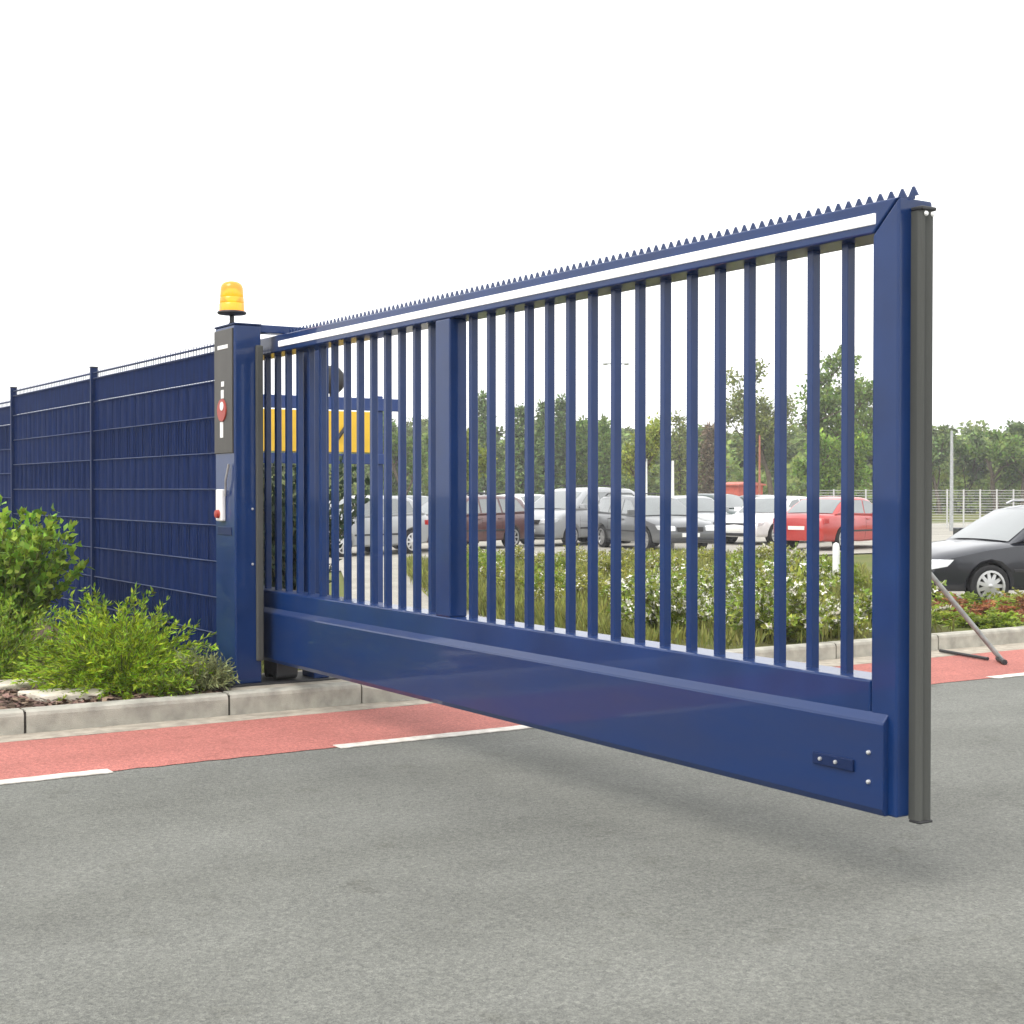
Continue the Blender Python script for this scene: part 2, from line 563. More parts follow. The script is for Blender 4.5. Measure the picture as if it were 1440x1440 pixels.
def stone_between(k, p, q, zt=0.16, w=0.15):
    p = Vector((*p, 0)); q = Vector((*q, 0))
    d = (q - p); L = d.length; d.normalize()
    nrm = Vector((d.y, -d.x, 0))
    poly = [(0, -0.05), (0, zt - 0.03), (0.02, zt), (w, zt), (w, -0.05)]
    MB().extr(poly, lambda u, v, t: tuple(p + d * t + nrm * u + Vector((0, 0, v))), 0.004, L - 0.006).build('kerb_stone', M_KERB, k)

for a, b in zip(cpts[:-1], cpts[1:]): stone_between(kr, a, b)
for a, b in zip(edge[:1], edge[1:1]):
    n = max(1, int(math.dist(a, b) / 1.45))
    for i in range(n):
        p = tuple(a[j] + (b[j] - a[j]) * i / n for j in range(2)); q = tuple(a[j] + (b[j] - a[j]) * (i + 1) / n for j in range(2))
        stone_between(kr, p, q)

# planting beds
sheet('planting_bed', [(-8, 10.1), (4.02, 10.1), (4.02, 10.8), (4.3, 10.8), (4.3, 26), (-8, 26)], 0.135, M_SOIL, 0.15)
sheet('island_bed', [(8.72, 10.25), (48, 10.25), (48, 12.8), (13.8, 12.8), (20.6, 19.7), (22, 26.3), (14.3, 26.3), (10.8, 18.7), (9.35, 14.1), (8.5, 10.9), (8.5, 10.45)], 0.12, M_ISLE, 0.15)
fs = MB().box(4.04, 5.0, 10.11, 10.98, -0.05, 0.156).build('foundation_slab', M_GUT, bevel=0.01)
struct(fs)

# bark mulch over the left bed
rng = np.random.default_rng(5)
n = 5200
cx = rng.uniform(1.2, 4.0, n); cy = rng.uniform(10.12, 13.5, n)
a = rng.uniform(0, 2 * PI, n); L = rng.uniform(0.012, 0.045, n); w = L * rng.uniform(0.3, 0.7, n)
dx = np.cos(a); dy = np.sin(a); tz = rng.uniform(-0.4, 0.4, n); zz = 0.14 + rng.uniform(0, 0.022, n)
V = np.stack([np.stack([cx + sx_ * dx * L - sy_ * dy * w, cy + sx_ * dy * L + sy_ * dx * w, zz + sx_ * tz * L + sy_ * 0.2 * w], 1)
              for sx_, sy_ in ((-1, -1), (1, -0.7), (1, 0.8), (-0.9, 1))], 1).reshape(-1, 3)
mu = link('bark_mulch', np_mesh('bark_mulch', V, np.arange(4 * n).reshape(-1, 4), M_CHIP))
mu['kind'] = 'stuff'; mu['label'] = 'dark brown bark mulch covering the planting bed'

# flat pale stones in the bed
def slab(pts, label):
    b = MB().extr(pts, lambda u, v, t: (u, v, t), 0.12, 0.185)
    tag(b.build('stone_slab', M_SLAB, bevel=0.012), label, 'stone', 'pale stones in the bed')
slab([(2.62, 10.78), (2.72, 10.42), (3.10, 10.33), (3.2, 10.52), (3.12, 10.72)], 'pale flat stone slab nearest the kerb in the left planting bed')
slab([(2.0, 11.0), (2.55, 11.08), (2.95, 11.25), (3.02, 11.5), (2.3, 11.42)], 'long pale stone slab farther back in the bed at the left edge')
slab([(2.2, 12.1), (2.62, 12.02), (2.72, 12.3), (2.4, 12.45)], 'small pale stone half hidden below the left grassy shrub')

# ------------------------------------------------------------------ the sliding gate
X0, X1 = 4.46, 4.66
YA, YB = 4.081, 11.6
G = thing('sliding_gate', 'long dark blue cantilever sliding gate with vertical bars reaching over the road', 'gate', (X0, YA, 0))
MB().extr([(X0, 2.70), (X1, 2.70), (X1, 2.83), (X0, 2.83)], lambda u, v, t: (u, t + (0.0 if t > YA + 1 else (2.83 - v) * 1.05), v), YA + 0.004, YB).build('top_rail', M_BLUE, G, bevel=0.008)
wstrip = MB().box(X0 - 0.008, X0 + 0.01, 4.205, 10.28, 2.737, 2.782).build('white_strip', M_WSTRIP, G, bevel=0.003)
wstrip['label'] = 'bright white strip along the top rail'
# end stile, mitred into the top rail
MB().extr([(YA, 0.315), (YA + 0.142, 0.315), (YA + 0.142, 2.692), (YA, 2.829)], lambda u, v, t: (t, u, v), X0 - 0.001, X1 - 0.001).build('end_stile', M_BLUE, G, bevel=0.01)
MB().box(X0 + 0.001, X0 + 0.126, 7.688, 7.865, 0.862, 2.70).build('middle_stile', M_BLUE, G, bevel=0.008)
MB().box(X0 + 0.01, X1 - 0.01, YB - 0.12, YB, 0.862, 2.70).build('rear_stile', M_BLUE, G, bevel=0.008)
# infill bars
XB = 4.56
bar = None
for i in range(40):
    pass
ys = [7.568 - 0.2075 * i for i in range(16)] + [8.075 + 0.2046 * i for i in range(17)]
for i, y in enumerate(ys):
    if bar is None:
        bar = MB().box(XB - 0.023, XB + 0.023, -0.019, 0.019, 0.855, 2.702).mesh('bar', M_BLUE)
        bar.transform(Matrix.Translation((-X0, 0, 0))); bar['local'] = 1
    o = link('bar', bar, G, loc=(0, y - YA, 0), bevel=0.003, seg=1)
# bottom beam: flat upper face and a deeper cover with a sloping ledge below
MB().box(X0, X1, YA + 0.145, YB, 0.335, 0.862).build('bottom_beam', M_BLUE, G, bevel=0.01)
cp = [(X0 + 0.004, 0.735), (X0 - 0.03, 0.700), (X0 - 0.034, 0.69), (X0 - 0.034, 0.345), (X0 - 0.018, 0.315), (X1 + 0.02, 0.315), (X1 + 0.02, 0.34), (X0 + 0.004, 0.34)]
MB().extr(cp, lambda u, v, t: (u, t, v), YA + 0.045, 10.68).build('beam_cover', M_COVER, G, bevel=0.005)
# end plate of the cover, slot handle, bolts
hs_ = MB().box(X0 - 0.046, X0 - 0.03, 4.28, 4.515, 0.476, 0.526).build('slot_plate', M_BLUED, G, bevel=0.004)
for y in (4.375, 4.465):
    MB().lathe([(0.002, -0.009), (0.008, -0.008), (0.009, 0.0)], (X0 - 0.046, y, 0.503), 10, 'x').build('screw', M_ZINC, hs_, smooth=40)
for z in (0.569, 0.448):
    MB().lathe([(0.003, -0.011), (0.008, -0.009), (0.010, 0.0), (0.012, 0.006)], (X0 - 0.034, 4.2, z), 12, 'x').build('bolt', M_ZINC, G, smooth=40)
# rubber safety edge on the closing end: ribbed hollow profile
rp = [(4.530, 4.082), (4.528, 4.045), (4.534, 4.030), (4.545, 4.022), (4.556, 4.030), (4.566, 4.030), (4.578, 4.021), (4.592, 4.021), (4.602, 4.030), (4.604, 4.082)]
rub = MB().extr(rp, lambda u, v, t: (u, v, t), 0.305, 2.775).build('rubber_edge', M_RUB, G)
MB().box(4.524, 4.609, 4.017, 4.078, 2.775, 2.791).build('end_cap', M_BLACK, rub, bevel=0.005)
MB().box(4.526, 4.606, 4.019, 4.078, 0.293, 0.305).build('end_cap', M_BLACK, rub, bevel=0.005)
for k, (x, y) in enumerate(((4.548, 4.0185), (4.586, 4.0185))):
    MB().lathe([(0.011, 0.0), (0.008, -0.006), (0.002, -0.007)], (x, y, 2.76), 10, 'y').build('plug', M_WHITE, rub)
# comb of anti-climb spikes
sp = MB().box(X0 + 0.085, X0 + 0.09, YA - 0.004, 10.3, 2.828, 2.842).build('spike_strip', M_BLUE, G)
tm = MB().extr([(-0.0265, 0), (0.0265, 0), (0.004, 0.039), (-0.004, 0.039)], lambda u, v, t: (t, u, v), X0 + 0.084, X0 + 0.091).mesh('spike', M_BLUE)
tm.transform(Matrix.Translation((-X0, 0, 2.8405))); tm['local'] = 1
i = 0
y = 4.084
while y < 10.28:
    link('spike', tm, sp, loc=(0, y - YA, 0)); y += 0.06
# roller carriage under the tail of the gate
MB().box(4.47, 4.65, 10.36, 10.62, 0.2, 0.34).build('roller_carriage', M_BLACK, G, bevel=0.01)
for y in (10.41, 10.57):
    MB().lathe([(0.02, -0.09), (0.05, -0.085), (0.05, 0.085), (0.02, 0.09)], (4.56, y, 0.225), 14, 'x').build('roller', M_RUBD, G, smooth=40)

# ------------------------------------------------------------------ guide portal of the gate
PX0, PX1, PY0, PY1 = 4.12, 4.335, 10.33, 10.73
P = thing('gate_portal', 'dark blue steel portal post with grey upper panel holding the gate beside the kerb', 'gate post', (PX0, PY0, 0.156))
MB().box(PX0, PX1, PY0, PY1, 0.17, 2.895).build('column', M_BLUE, P, bevel=0.012)
MB().box(4.77, 4.905, PY0, 10.56, 0.17, 2.87).build('rear_column', M_BLUE, P, bevel=0.01)
MB().box(PX1 - 0.02, 4.93, PY0 + 0.005, PY0 + 0.13, 2.845, 2.905).build('lintel', M_BLUE, P, bevel=0.006)
MB().box(PX0 - 0.004, PX1 + 0.004, PY0 - 0.004, PY1 + 0.004, 2.894, 2.908).build('top_plate', M_BLUED, P, bevel=0.003)
MB().box(PX0 - 0.05, 5.0, PY0 - 0.05, PY1 + 0.05, 0.15, 0.172).build('base_plate', M_BLACK, P, bevel=0.004)
MB().box(4.285, 4.343, PY0 - 0.03, PY0 + 0.005, 0.34, 2.745).build('safety_edge', M_RUB, P, bevel=0.012)
pn = MB().box(PX0 - 0.012, PX0 + 0.004, PY0 + 0.02, PY1 - 0.012, 1.925, 2.87).build('grey_panel', M_STEEL, P, bevel=0.004)
pn['label'] = 'grey brushed panel with small stickers on the upper post'


def mark(y0, y1, z0, z1, m, name, parent, dx=0.016):
    MB().box(PX0 - dx, PX0 - 0.008, y0, y1, z0, z1).build(name, m, parent, bevel=0.0015)
mark(10.43, 10.64, 2.722, 2.752, M_WHITE, 'sticker', pn)
mark(10.51, 10.565, 2.435, 2.475, M_WHITE, 'sticker', pn)
mark(10.515, 10.57, 2.345, 2.41, M_WHITE, 'sticker', pn)
MB().lathe([(0.01, -0.010), (0.086, -0.009), (0.088, 0.0)], (PX0 - 0.012, 10.55, 2.255), 20, 'x').build('red_disc', M_RED, pn, smooth=40)
MB().lathe([(0.01, -0.0135), (0.034, -0.013), (0.036, 0.0)], (PX0 - 0.012, 10.535, 2.285), 16, 'x').build('sticker', M_WHITE, pn, smooth=40)
mark(10.53, 10.59, 2.045, 2.165, M_WHITE, 'sticker', pn)
bx = MB().box(PX0 - 0.035, PX0 - 0.0005, 10.51, 10.64, 1.405, 1.65).build('control_box', M_WHITE, P, bevel=0.01)
MB().lathe([(0.005, -0.03), (0.03, -0.026), (0.034, 0.0)], (PX0 - 0.034, 10.575, 1.46), 14, 'x').build('push_button', M_RED, bx, smooth=40)
MB().tube([(PX0 - 0.02, 10.47, 1.60), (PX0 - 0.03, 10.44, 1.72), (PX0 - 0.02, 10.40, 1.84)], 0.009, 8).build('cable', M_GALV, P, smooth=40)
for z in (1.30, 1.18):
    pass
for x, z in ((4.262, 1.50), (4.262, 1.08)):
    MB().lathe([(0.002, -0.008), (0.008, -0.006), (0.01, 0.0)], (x, PY0, z), 10, 'y').build('bolt', M_ZINC, P, smooth=40)
MB().extr([(PY0 + 0.06, 1.30), (PY1 - 0.06, 1.30), (PY1 - 0.06, 1.36), (PY0 + 0.06, 1.36)], lambda u, v, t: (t, u, v), PX0 - 0.006, PX0 + 0.002).build('vent_plate', M_BLUED, P, bevel=0.002)

# ------------------------------------------------------------------ beacon on the post
bc = (4.19, 10.555)
Bc = thing('warning_beacon', 'round amber warning beacon on top of the blue gate post', 'beacon', (bc[0], bc[1], 2.908))
MB().lathe([(0.035, 0.0), (0.028, 0.015), (0.018, 0.025), (0.018, 0.075), (0.03, 0.085)], (bc[0], bc[1], 2.908), 16).build('stem', M_BLACK, Bc, smooth=40)
MB().lathe([(0.03, 0.08), (0.105, 0.088), (0.112, 0.098), (0.108, 0.108), (0.095, 0.112)], (bc[0], bc[1], 2.908), 28).build('base_ring', M_BLACK, Bc, smooth=40)
prof = [(0.097, 0.112), (0.097, 0.165), (0.092, 0.171), (0.094, 0.176), (0.0925, 0.212), (0.088, 0.217), (0.090, 0.222), (0.087, 0.285),
        (0.083, 0.300), (0.074, 0.318), (0.056, 0.332), (0.03, 0.340), (0.004, 0.342)]
lens = MB().lathe(prof, (bc[0], bc[1], 2.908), 28).build('amber_lens', M_AMB, Bc, smooth=50)
MB().lathe([(0.05, 0.112), (0.052, 0.16), (0.02, 0.19), (0.045, 0.21), (0.05, 0.25), (0.02, 0.28)], (bc[0], bc[1], 2.908), 18).build('lamp', M_AMBG, lens, smooth=50)

# ------------------------------------------------------------------ blue mesh fence with woven strips
FX = 4.20
Fz = thing('mesh_fence', 'dark blue double wire mesh fence with woven privacy strips left of the post', 'fence', (FX, 10.76, 0.13))
bays = [(10.76, 14.15, 2.81), (14.20, 17.32, 2.81), (17.37, 20.5, 2.70), (20.55, 23.7, 2.70), (23.75, 26.9, 2.70)]
SPC = 0.285


def local(me):
    me.transform(Matrix.Translation((-FX, -10.76, -0.13))); me['local'] = 1
    return me
vw_all = MB()
rnd = random.Random(8)
for bi, (ya, yb, zt) in enumerate(bays):
    off = 0.0 if zt > 2.75 else -0.1
    wm = MB()
    wm.tube([(FX - 0.016, ya, 0), (FX - 0.016, yb, 0)], 0.0052, 6)
    wm.tube([(FX + 0.016, ya, 0), (FX + 0.016, yb, 0)], 0.0052, 6)
    me = local(wm.mesh('wire_pair', M_WIRE))
    zs = [0.22 + off + SPC * k + 0.005 for k in range(9)] + [zt - 0.075, zt - 0.02]
    for z in zs:
        link('wire_pair', me, Fz, loc=(0, 0, z), smooth=True)
    # strips woven between the wires, bulging out and in by turns
    nseg = 30
    smv = []; smf = []
    for k in range(nseg + 1):
        y = ya + (yb - ya) * k / nseg
        wv = 0.005 * math.sin(k * PI)
        for zc in (0.002, SPC - 0.002):
            smv.append((FX + 0.004 * (1 if k % 2 else -1), y, zc))
    for k in range(nseg): smf.append((2 * k, 2 * k + 2, 2 * k + 3, 2 * k + 1))
    n0 = len(smv)
    smv += [(x + 0.003, y, z) for x, y, z in smv]
    for k in range(nseg): smf.append((n0 + 2 * k + 1, n0 + 2 * k + 3, n0 + 2 * k + 2, n0 + 2 * k))
    sme = bpy.data.meshes.new('privacy_strip'); sme.from_pydata(smv, [], smf); sme.materials.append(M_STRIP); local(sme)
    for k, z in enumerate(zs[:8]):
        link('privacy_strip', sme, Fz, loc=(rnd.uniform(-0.003, 0.003), 0, z))
    ntop = local(MB().box(FX - 0.002, FX + 0.003, ya, yb, 0.012, zt - 0.075 - zs[8] - 0.008).mesh('privacy_strip', M_STRIP))
    link('privacy_strip', ntop, Fz, loc=(0, 0, zs[8]))
    y = ya + 0.03
    while y < yb:
        vw_all.tube([(FX, y, 0.2), (FX, y, zt + 0.006)], 0.0032, 4, caps=False); y += 0.0625
vwo = vw_all.build('vertical_wires', M_BLUED, Fz)
vwo['kind'] = 'stuff'
for y, zt in ((14.175, 2.84), (17.345, 2.83), (20.525, 2.74), (23.725, 2.74)):
    po = MB().box(FX - 0.04, FX + 0.03, y - 0.022, y + 0.022, 0.1, zt).build('post', M_BLUED, Fz, bevel=0.005)
    MB().box(FX - 0.043, FX + 0.033, y - 0.025, y + 0.025, zt, zt + 0.012).build('post_cap', M_BLACK, po)

# ------------------------------------------------------------------ plants
rng = np.random.default_rng(11)


def arc_shrub(name, label, cat, loc, nst, length, spread, leafL, leafW, per, lm, group=None, sr=0.004, up=1.0, seed=1, flowers=0, fm=None, droop=0.6, fsize=0.05, sc=(1, 1, 1), curl=0.5):
    """Arching stems from the base with leaves along them; every leaf is its own folded blade."""
    rg = np.random.default_rng(seed)
    t = thing(name, label, cat, loc, group)
    st = MB()
    Ps, Ds, Fp = [], [], []
    for i in range(nst):
        a = rg.uniform(0, 2 * PI)
        tilt = spread * math.sqrt(rg.uniform(0.0, 1.0))
        L = length * rg.uniform(0.6, 1.12) * (1 - 0.15 * tilt)
        r0 = rg.uniform(0, 0.12) * length
        p = np.array([r0 * math.cos(a), r0 * math.sin(a), 0.0])
        d = np.array([math.cos(a) * math.sin(tilt), math.sin(a) * math.sin(tilt), math.cos(tilt) * up])
        wob = rg.normal(0, 0.12, 3)
        pts = [p.copy()]
        K = 9
        for k in range(K):
            d = d + np.array([0, 0, -droop * 0.1 * (k / K) * (0.4 + tilt)]) + wob * 0.12 + rg.normal(0, 0.05, 3)
            d = d / np.linalg.norm(d)
            p = p + d * L / K
            if p[2] < 0.02: p[2] = 0.02
            pts.append(p.copy())
        A = np.array(pts)
        st.tube([tuple(q * np.array(sc)) for q in A[::2]], [sr * (1 - 0.8 * j / 5) for j in range(len(A[::2]))], 4, caps=False)
        u = np.sort(rg.uniform(0.14, 1.0, per)) ** 0.8
        fi = u * K
        k0 = np.minimum(fi.astype(int), K - 1)
        fr = (fi - k0)[:, None]
        pos = A[k0] * (1 - fr) + A[k0 + 1] * fr
        tan = A[k0 + 1] - A[k0]
        tan = unit(tan)
        ld = unit(tan * curl + unit(rg.normal(size=(per, 3))) * 0.75 + np.array([0, 0, 0.2]))
        Ps.append(pos); Ds.append(ld)
        if flowers:
            m_ = rg.uniform(size=per) < flowers * (u > 0.55)
            Fp.append(pos[m_] + np.array([0, 0, 0.015]))
    Ps = np.concatenate(Ps); Ds = np.concatenate(Ds)
    V, Q = leaf_arrays(Ps, Ds, leafL, leafW, rg)
    V = V * np.array(sc)
    fme = np_mesh('foliage', V, Q, lm); fme['local'] = 1
    lf = link('foliage', fme, t)
    sm = st.mesh('stems', M_STEM); sm['local'] = 1
    link('stems', sm, t)
    if flowers and len(Fp):
        Fp = np.concatenate(Fp)
        vs, qs = [], []
        for p in Fp:
            nrm = unit(rg.normal(size=(1, 3)) * 0.6 + np.array([[0, -0.3, 0.8]]))[0]
            s1 = unit(np.cross(nrm, rg.normal(size=3))[None])[0]; s2 = np.cross(nrm, s1)
            R_ = fsize * rg.uniform(0.7, 1.2)
            for k in range(4):
                a = k * PI / 2; b = a + PI / 2
                o = len(vs)
                e1 = s1 * math.cos(a) + s2 * math.sin(a); e2 = s1 * math.cos(b) + s2 * math.sin(b)
                vs += [p, p + (e1 * 0.9 + e2 * 0.15) * R_ * 0.5 + nrm * R_ * 0.1, p + (e1 + e2) * R_ * 0.55 + nrm * R_ * 0.18, p + (e2 * 0.9 + e1 * 0.15) * R_ * 0.5 + nrm * R_ * 0.1]
                qs.append((o, o + 1, o + 2, o + 3))
        fme = np_mesh('flowers', np.array(vs) * np.array(sc), qs, fm); fme['local'] = 1
        fo = link('flowers', fme, t)
        fo['kind'] = 'stuff'
    return t

L_BUSH = leaf_mat('bush_leaf', (0.25, 0.41, 0.045), 0.62)
L_FEATH = leaf_mat('feather_leaf', (0.27, 0.41, 0.025), 0.62)
L_FEATH2 = leaf_mat('feather_leaf_dark', (0.21, 0.33, 0.03), 0.62)
L_PALE = leaf_mat('pale_tuft', (0.26, 0.30, 0.13), 0.4)
L_ROSE = leaf_mat('rose_leaf', (0.25, 0.33, 0.06), 0.6)
L_ROSE2 = leaf_mat('rose_leaf_yellow', (0.33, 0.35, 0.07), 0.6)
L_REDL = leaf_mat('red_leaf', (0.30, 0.13, 0.05), 0.5)
L_LIME = leaf_mat('lime_leaf', (0.24, 0.33, 0.04), 0.45)
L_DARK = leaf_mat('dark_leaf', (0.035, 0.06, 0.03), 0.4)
M_PETAL = mat('white_petal', (0.82, 0.80, 0.72), 0.7, island=0.12)

arc_shrub('leafy_bush', 'bright green leafy bush standing before the blue fence at the left edge', 'bush', (3.08, 13.35, 0.13), 190, 1.30, 0.46, 0.085, 0.05, 46, L_BUSH, seed=3, sr=0.007, droop=0.25)
arc_shrub('feathery_shrub', 'feathery light green spreading shrub between the stone slab and the blue post', 'shrub', (3.42, 10.85, 0.13), 430, 0.88, 1.32, 0.062, 0.016, 44, L_FEATH, seed=4, droop=1.4, sc=(1, 0.95, 0.80), curl=0.9)
arc_shrub('feathery_shrub', 'feathery green shrub in front of the leafy bush at the left edge', 'shrub', (2.72, 12.05, 0.13), 260, 0.85, 1.2, 0.06, 0.017, 40, L_FEATH2, seed=6, droop=1.2, sc=(1, 1, 0.78), curl=0.9)
arc_shrub('low_shrub', 'low dark green shrub between the feathery shrub and the fence', 'shrub', (3.75, 12.2, 0.13), 150, 0.7, 1.2, 0.06, 0.022, 40, L_FEATH2, seed=9, droop=1.0)
arc_shrub('grass_tuft', 'small pale green tuft against the foot of the blue post', 'plant', (3.86, 10.33, 0.13), 110, 0.34, 1.0, 0.05, 0.012, 22, L_PALE, seed=7, droop=1.2)
arc_shrub('grass_tuft', 'small green tuft on the mulch below the feathery shrub', 'plant', (3.56, 10.22, 0.13), 60, 0.26, 1.0, 0.05, 0.012, 20, L_FEATH2, seed=17, droop=1.2)

# white-flowering shrubs of the island, four originals and copies
ISG = 'flowering shrubs on the island behind the gate'
lab = 'white flowering green shrub on the island seen through the gate bars'
protos = []
for k, (lm, fl) in enumerate(((L_ROSE, 0.34), (L_ROSE2, 0.22), (L_ROSE2, 0.09), (L_LIME, 0.04))):
    protos.append(arc_shrub('flowering_shrub', lab, 'shrub', (0, 0, 0), 90, 0.85, 0.95, 0.085, 0.045, 30, lm, ISG, seed=20 + k, flowers=fl, fm=M_PETAL, droop=0.7, sr=0.005, fsize=0.062))


def inside(x, y):
    poly = [(9.2, 10.75), (14.0, 10.8), (13.4, 12.9), (20.0, 19.5), (21.8, 25.6), (15.0, 25.6), (11.3, 18.6), (9.9, 14.0)]
    c = False
    for i in range(len(poly)):
        x1, y1 = poly[i]; x2, y2 = poly[i - 1]
        if (y1 > y) != (y2 > y) and x < (x2 - x1) * (y - y1) / (y2 - y1) + x1: c = not c
    return c
rnd = random.Random(21)
used = [False] * 4
row = 0
yy = 10.85
cnt = 0
while yy < 25.6:
    xx = 9.0 + (row % 2) * 0.5
    step = 1.05 if yy < 17 else 1.35
    while xx < 22:
        x = xx + rnd.uniform(-0.25, 0.25); y = yy + rnd.uniform(-0.25, 0.25)
        near = yy < 15
        if inside(x, y) and not (x > 12.2 and y < 14.6):
            k = rnd.choice((0, 0, 1, 2) if near else (1, 2, 2, 3))
            if not used[k]: o = protos[k]; used[k] = True
            else: o = copy_tree(protos[k])
            s = rnd.uniform(0.7, 1.1) * (0.84 if near else 0.56)
            o.location = (x, y, 0.1); o.rotation_euler = (0, 0, rnd.uniform(0, 6.28)); o.scale = (s, s, s * rnd.uniform(0.8, 1.05))
            cnt += 1
        xx += step
    yy += step * 0.9; row += 1

BARS_PX = [666, 691, 717, 744, 773, 803, 834, 867, 900, 936, 974, 1014, 1056, 1099, 1145, 1194, 1226]
ORD = ['first', 'second', 'third', 'fourth', 'fifth', 'sixth', 'seventh', 'eighth', 'ninth', 'tenth', 'eleventh', 'twelfth', 'thirteenth', 'fourteenth', 'fifteenth', 'sixteenth']
slots = {}
for o in [q for q in COL.objects if q.name.startswith('flowering_shrub') and q.parent is None]:
    x, y = o.location.x, o.location.y
    dep = x * math.sin(YAW) + y * math.cos(YAW)
    px = 720 + 2033 * (x * RT[0] + y * RT[1]) / dep
    slots.setdefault(sum(1 for b_ in BARS_PX if b_ <= px), []).append((dep, o))
for k, lst in slots.items():
    for j, (dep, o) in enumerate(sorted(lst, key=lambda q: q[0])):
        near_ = 'nearest' if j == 0 else ORD[j] + ' nearest'
        if k == 0: where = 'left of the first bar beside the middle stile'
        elif k > 16: where = 'behind the end stile'
        else: where = 'right after the %s bar from the middle stile' % ORD[k - 1]
        o['label'] = 'white flowering shrub, %s one %s' % (near_, where)

# low red and green ground shrubs right of the gate
rlab = [('lime green low shrub beside the rubber edge of the gate', L_LIME, 12.75, 11.55), ('russet low shrub behind the leaning strut', L_REDL, 13.9, 11.6),
        ('lime and russet low shrub under the black car wheel', L_LIME, 14.6, 12.1), ('russet low shrub at the right edge by the kerb', L_REDL, 15.2, 11.5),
        ('green low shrub under the black car bumper', L_ROSE2, 13.3, 12.2), ('yellow green low shrub at the right edge behind the russet one', L_ROSE2, 15.9, 12.2)]
for k, (lb, lm, x, y) in enumerate(rlab):
    arc_shrub('low_shrub', lb, 'shrub', (x, y, 0.1), 110, 0.62, 1.3, 0.075, 0.035, 30, lm, 'low shrubs right of the gate', seed=40 + k, droop=1.6, sr=0.004, sc=(1.25, 1.1, 0.5))
for k, (x, y) in enumerate(((13.2, 10.75), (14.4, 10.8), (15.6, 10.8), (16.8, 11.4))):
    arc_shrub('low_shrub', ['green trailing shrub along the kerb left of the strut', 'russet trailing shrub along the kerb behind the strut', 'russet trailing shrub at the right end of the kerb', 'green low shrub beyond the right edge below the car'][k], 'shrub', (x, y, 0.1), 90, 0.5, 1.35, 0.07, 0.032, 28, (L_LIME, L_REDL, L_REDL, L_LIME)[k], 'low shrubs right of the gate', seed=60 + k, droop=1.6, sc=(1.3, 0.9, 0.5))

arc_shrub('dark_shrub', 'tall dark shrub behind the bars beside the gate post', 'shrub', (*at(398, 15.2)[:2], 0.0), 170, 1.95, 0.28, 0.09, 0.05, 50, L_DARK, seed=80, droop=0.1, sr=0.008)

# meadow grass: one mass of blades on the island and the verge
rg = np.random.default_rng(31)
def blades(name, label, N, sampler, h, m):
    xs, ys, z0 = sampler(N)
    P = np.stack([xs, ys, z0], 1)
    D = np.stack([rg.normal(0, 0.35, len(xs)), rg.normal(0, 0.35, len(xs)), np.ones(len(xs))], 1)
    V, Q = leaf_arrays(P, D, h, h * 0.13, rg, fold=0.1)
    o = link(name, np_mesh(name, V, Q, m)); o['kind'] = 'stuff'; o['label'] = label
L_GRASS = leaf_mat('grass_blade', (0.22, 0.24, 0.06), 0.5)
BED = [(8.55, 10.4), (14, 10.4), (13.9, 12.9), (20.6, 19.7), (22, 26.4), (14.2, 26.4), (10.65, 18.8), (9.2, 14.2), (8.35, 10.9)]
def pip(poly, x, y):
    c = False
    for i in range(len(poly)):
        x1, y1 = poly[i]; x2, y2 = poly[i - 1]
        if (y1 > y) != (y2 > y) and x < (x2 - x1) * (y - y1) / (y2 - y1) + x1: c = not c
    return c
def s_edge(N):
    ps = [(8.5, 10.9), (9.35, 14.1), (10.8, 18.7), (14.3, 26.3)]
    q = rg.uniform(0, 3, N); i = np.minimum(q.astype(int), 2); f = q - i
    P_ = np.array(ps)
    A = P_[i] * (1 - f)[:, None] + P_[i + 1] * f[:, None]
    o = rg.normal(-0.03, 0.09, N)
    return A[:, 0] + o, A[:, 1], np.where(o < 0, 0.0, 0.11)
def s_isle(N):
    x = rg.uniform(8.6, 30, N); y = rg.uniform(10.35, 26.2, N)
    k = np.array([pip(BED, a_, b_) and not (a_ > 12.3 and b_ < 12.9) for a_, b_ in zip(x, y)])
    return x[k], y[k], np.full(k.sum(), 0.11)
blades('island_grass', 'rough green grass between the shrubs of the island', 52000, s_isle, 0.2, L_GRASS)
blades('edge_grass', 'grass hanging over the edge of the island along the driveway', 9000, s_edge, 0.2, L_GRASS)
def s_verge(N):
    y = rg.uniform(11, 26, N); x = rg.uniform(4.4, 11.5, N)
    k = x < 4.5 + (y - 9.8) * 0.47
    return x[k], y[k], np.full(k.sum(), -0.02)
blades('verge_grass', 'rough green grass left of the driveway behind the gate', 24000, s_verge, 0.2, L_GRASS)

# ------------------------------------------------------------------ yellow direction board behind the gate
SG = thing('sign_board', 'blue framed board with yellow panels seen through the left gate bars', 'sign', (6.2, 14.6, 0))
for x in (6.02, 7.52):
    MB().box(x - 0.055, x + 0.055, 14.55, 14.65, -0.05, 2.70).build('post', M_BLUS, SG, bevel=0.006)
MB().box(5.9, 7.86, 14.52, 14.56, 2.53, 2.67).build('top_rail', M_BLUS, SG, bevel=0.006)
MB().box(5.9, 7.6, 14.52, 14.56, 1.93, 2.045).build('lower_rail', M_BLUS, SG, bevel=0.006)
for x0, x1 in ((6.1, 6.74), (6.80, 7.44)):
    p_ = MB().box(x0, x1, 14.51, 14.54, 2.06, 2.515).build('yellow_panel', M_YEL, SG, bevel=0.006)
MB().tube([(6.98, 14.505, 2.2), (7.1, 14.505, 2.36)], 0.022, 6).build('arrow_mark', M_BLACK, SG)
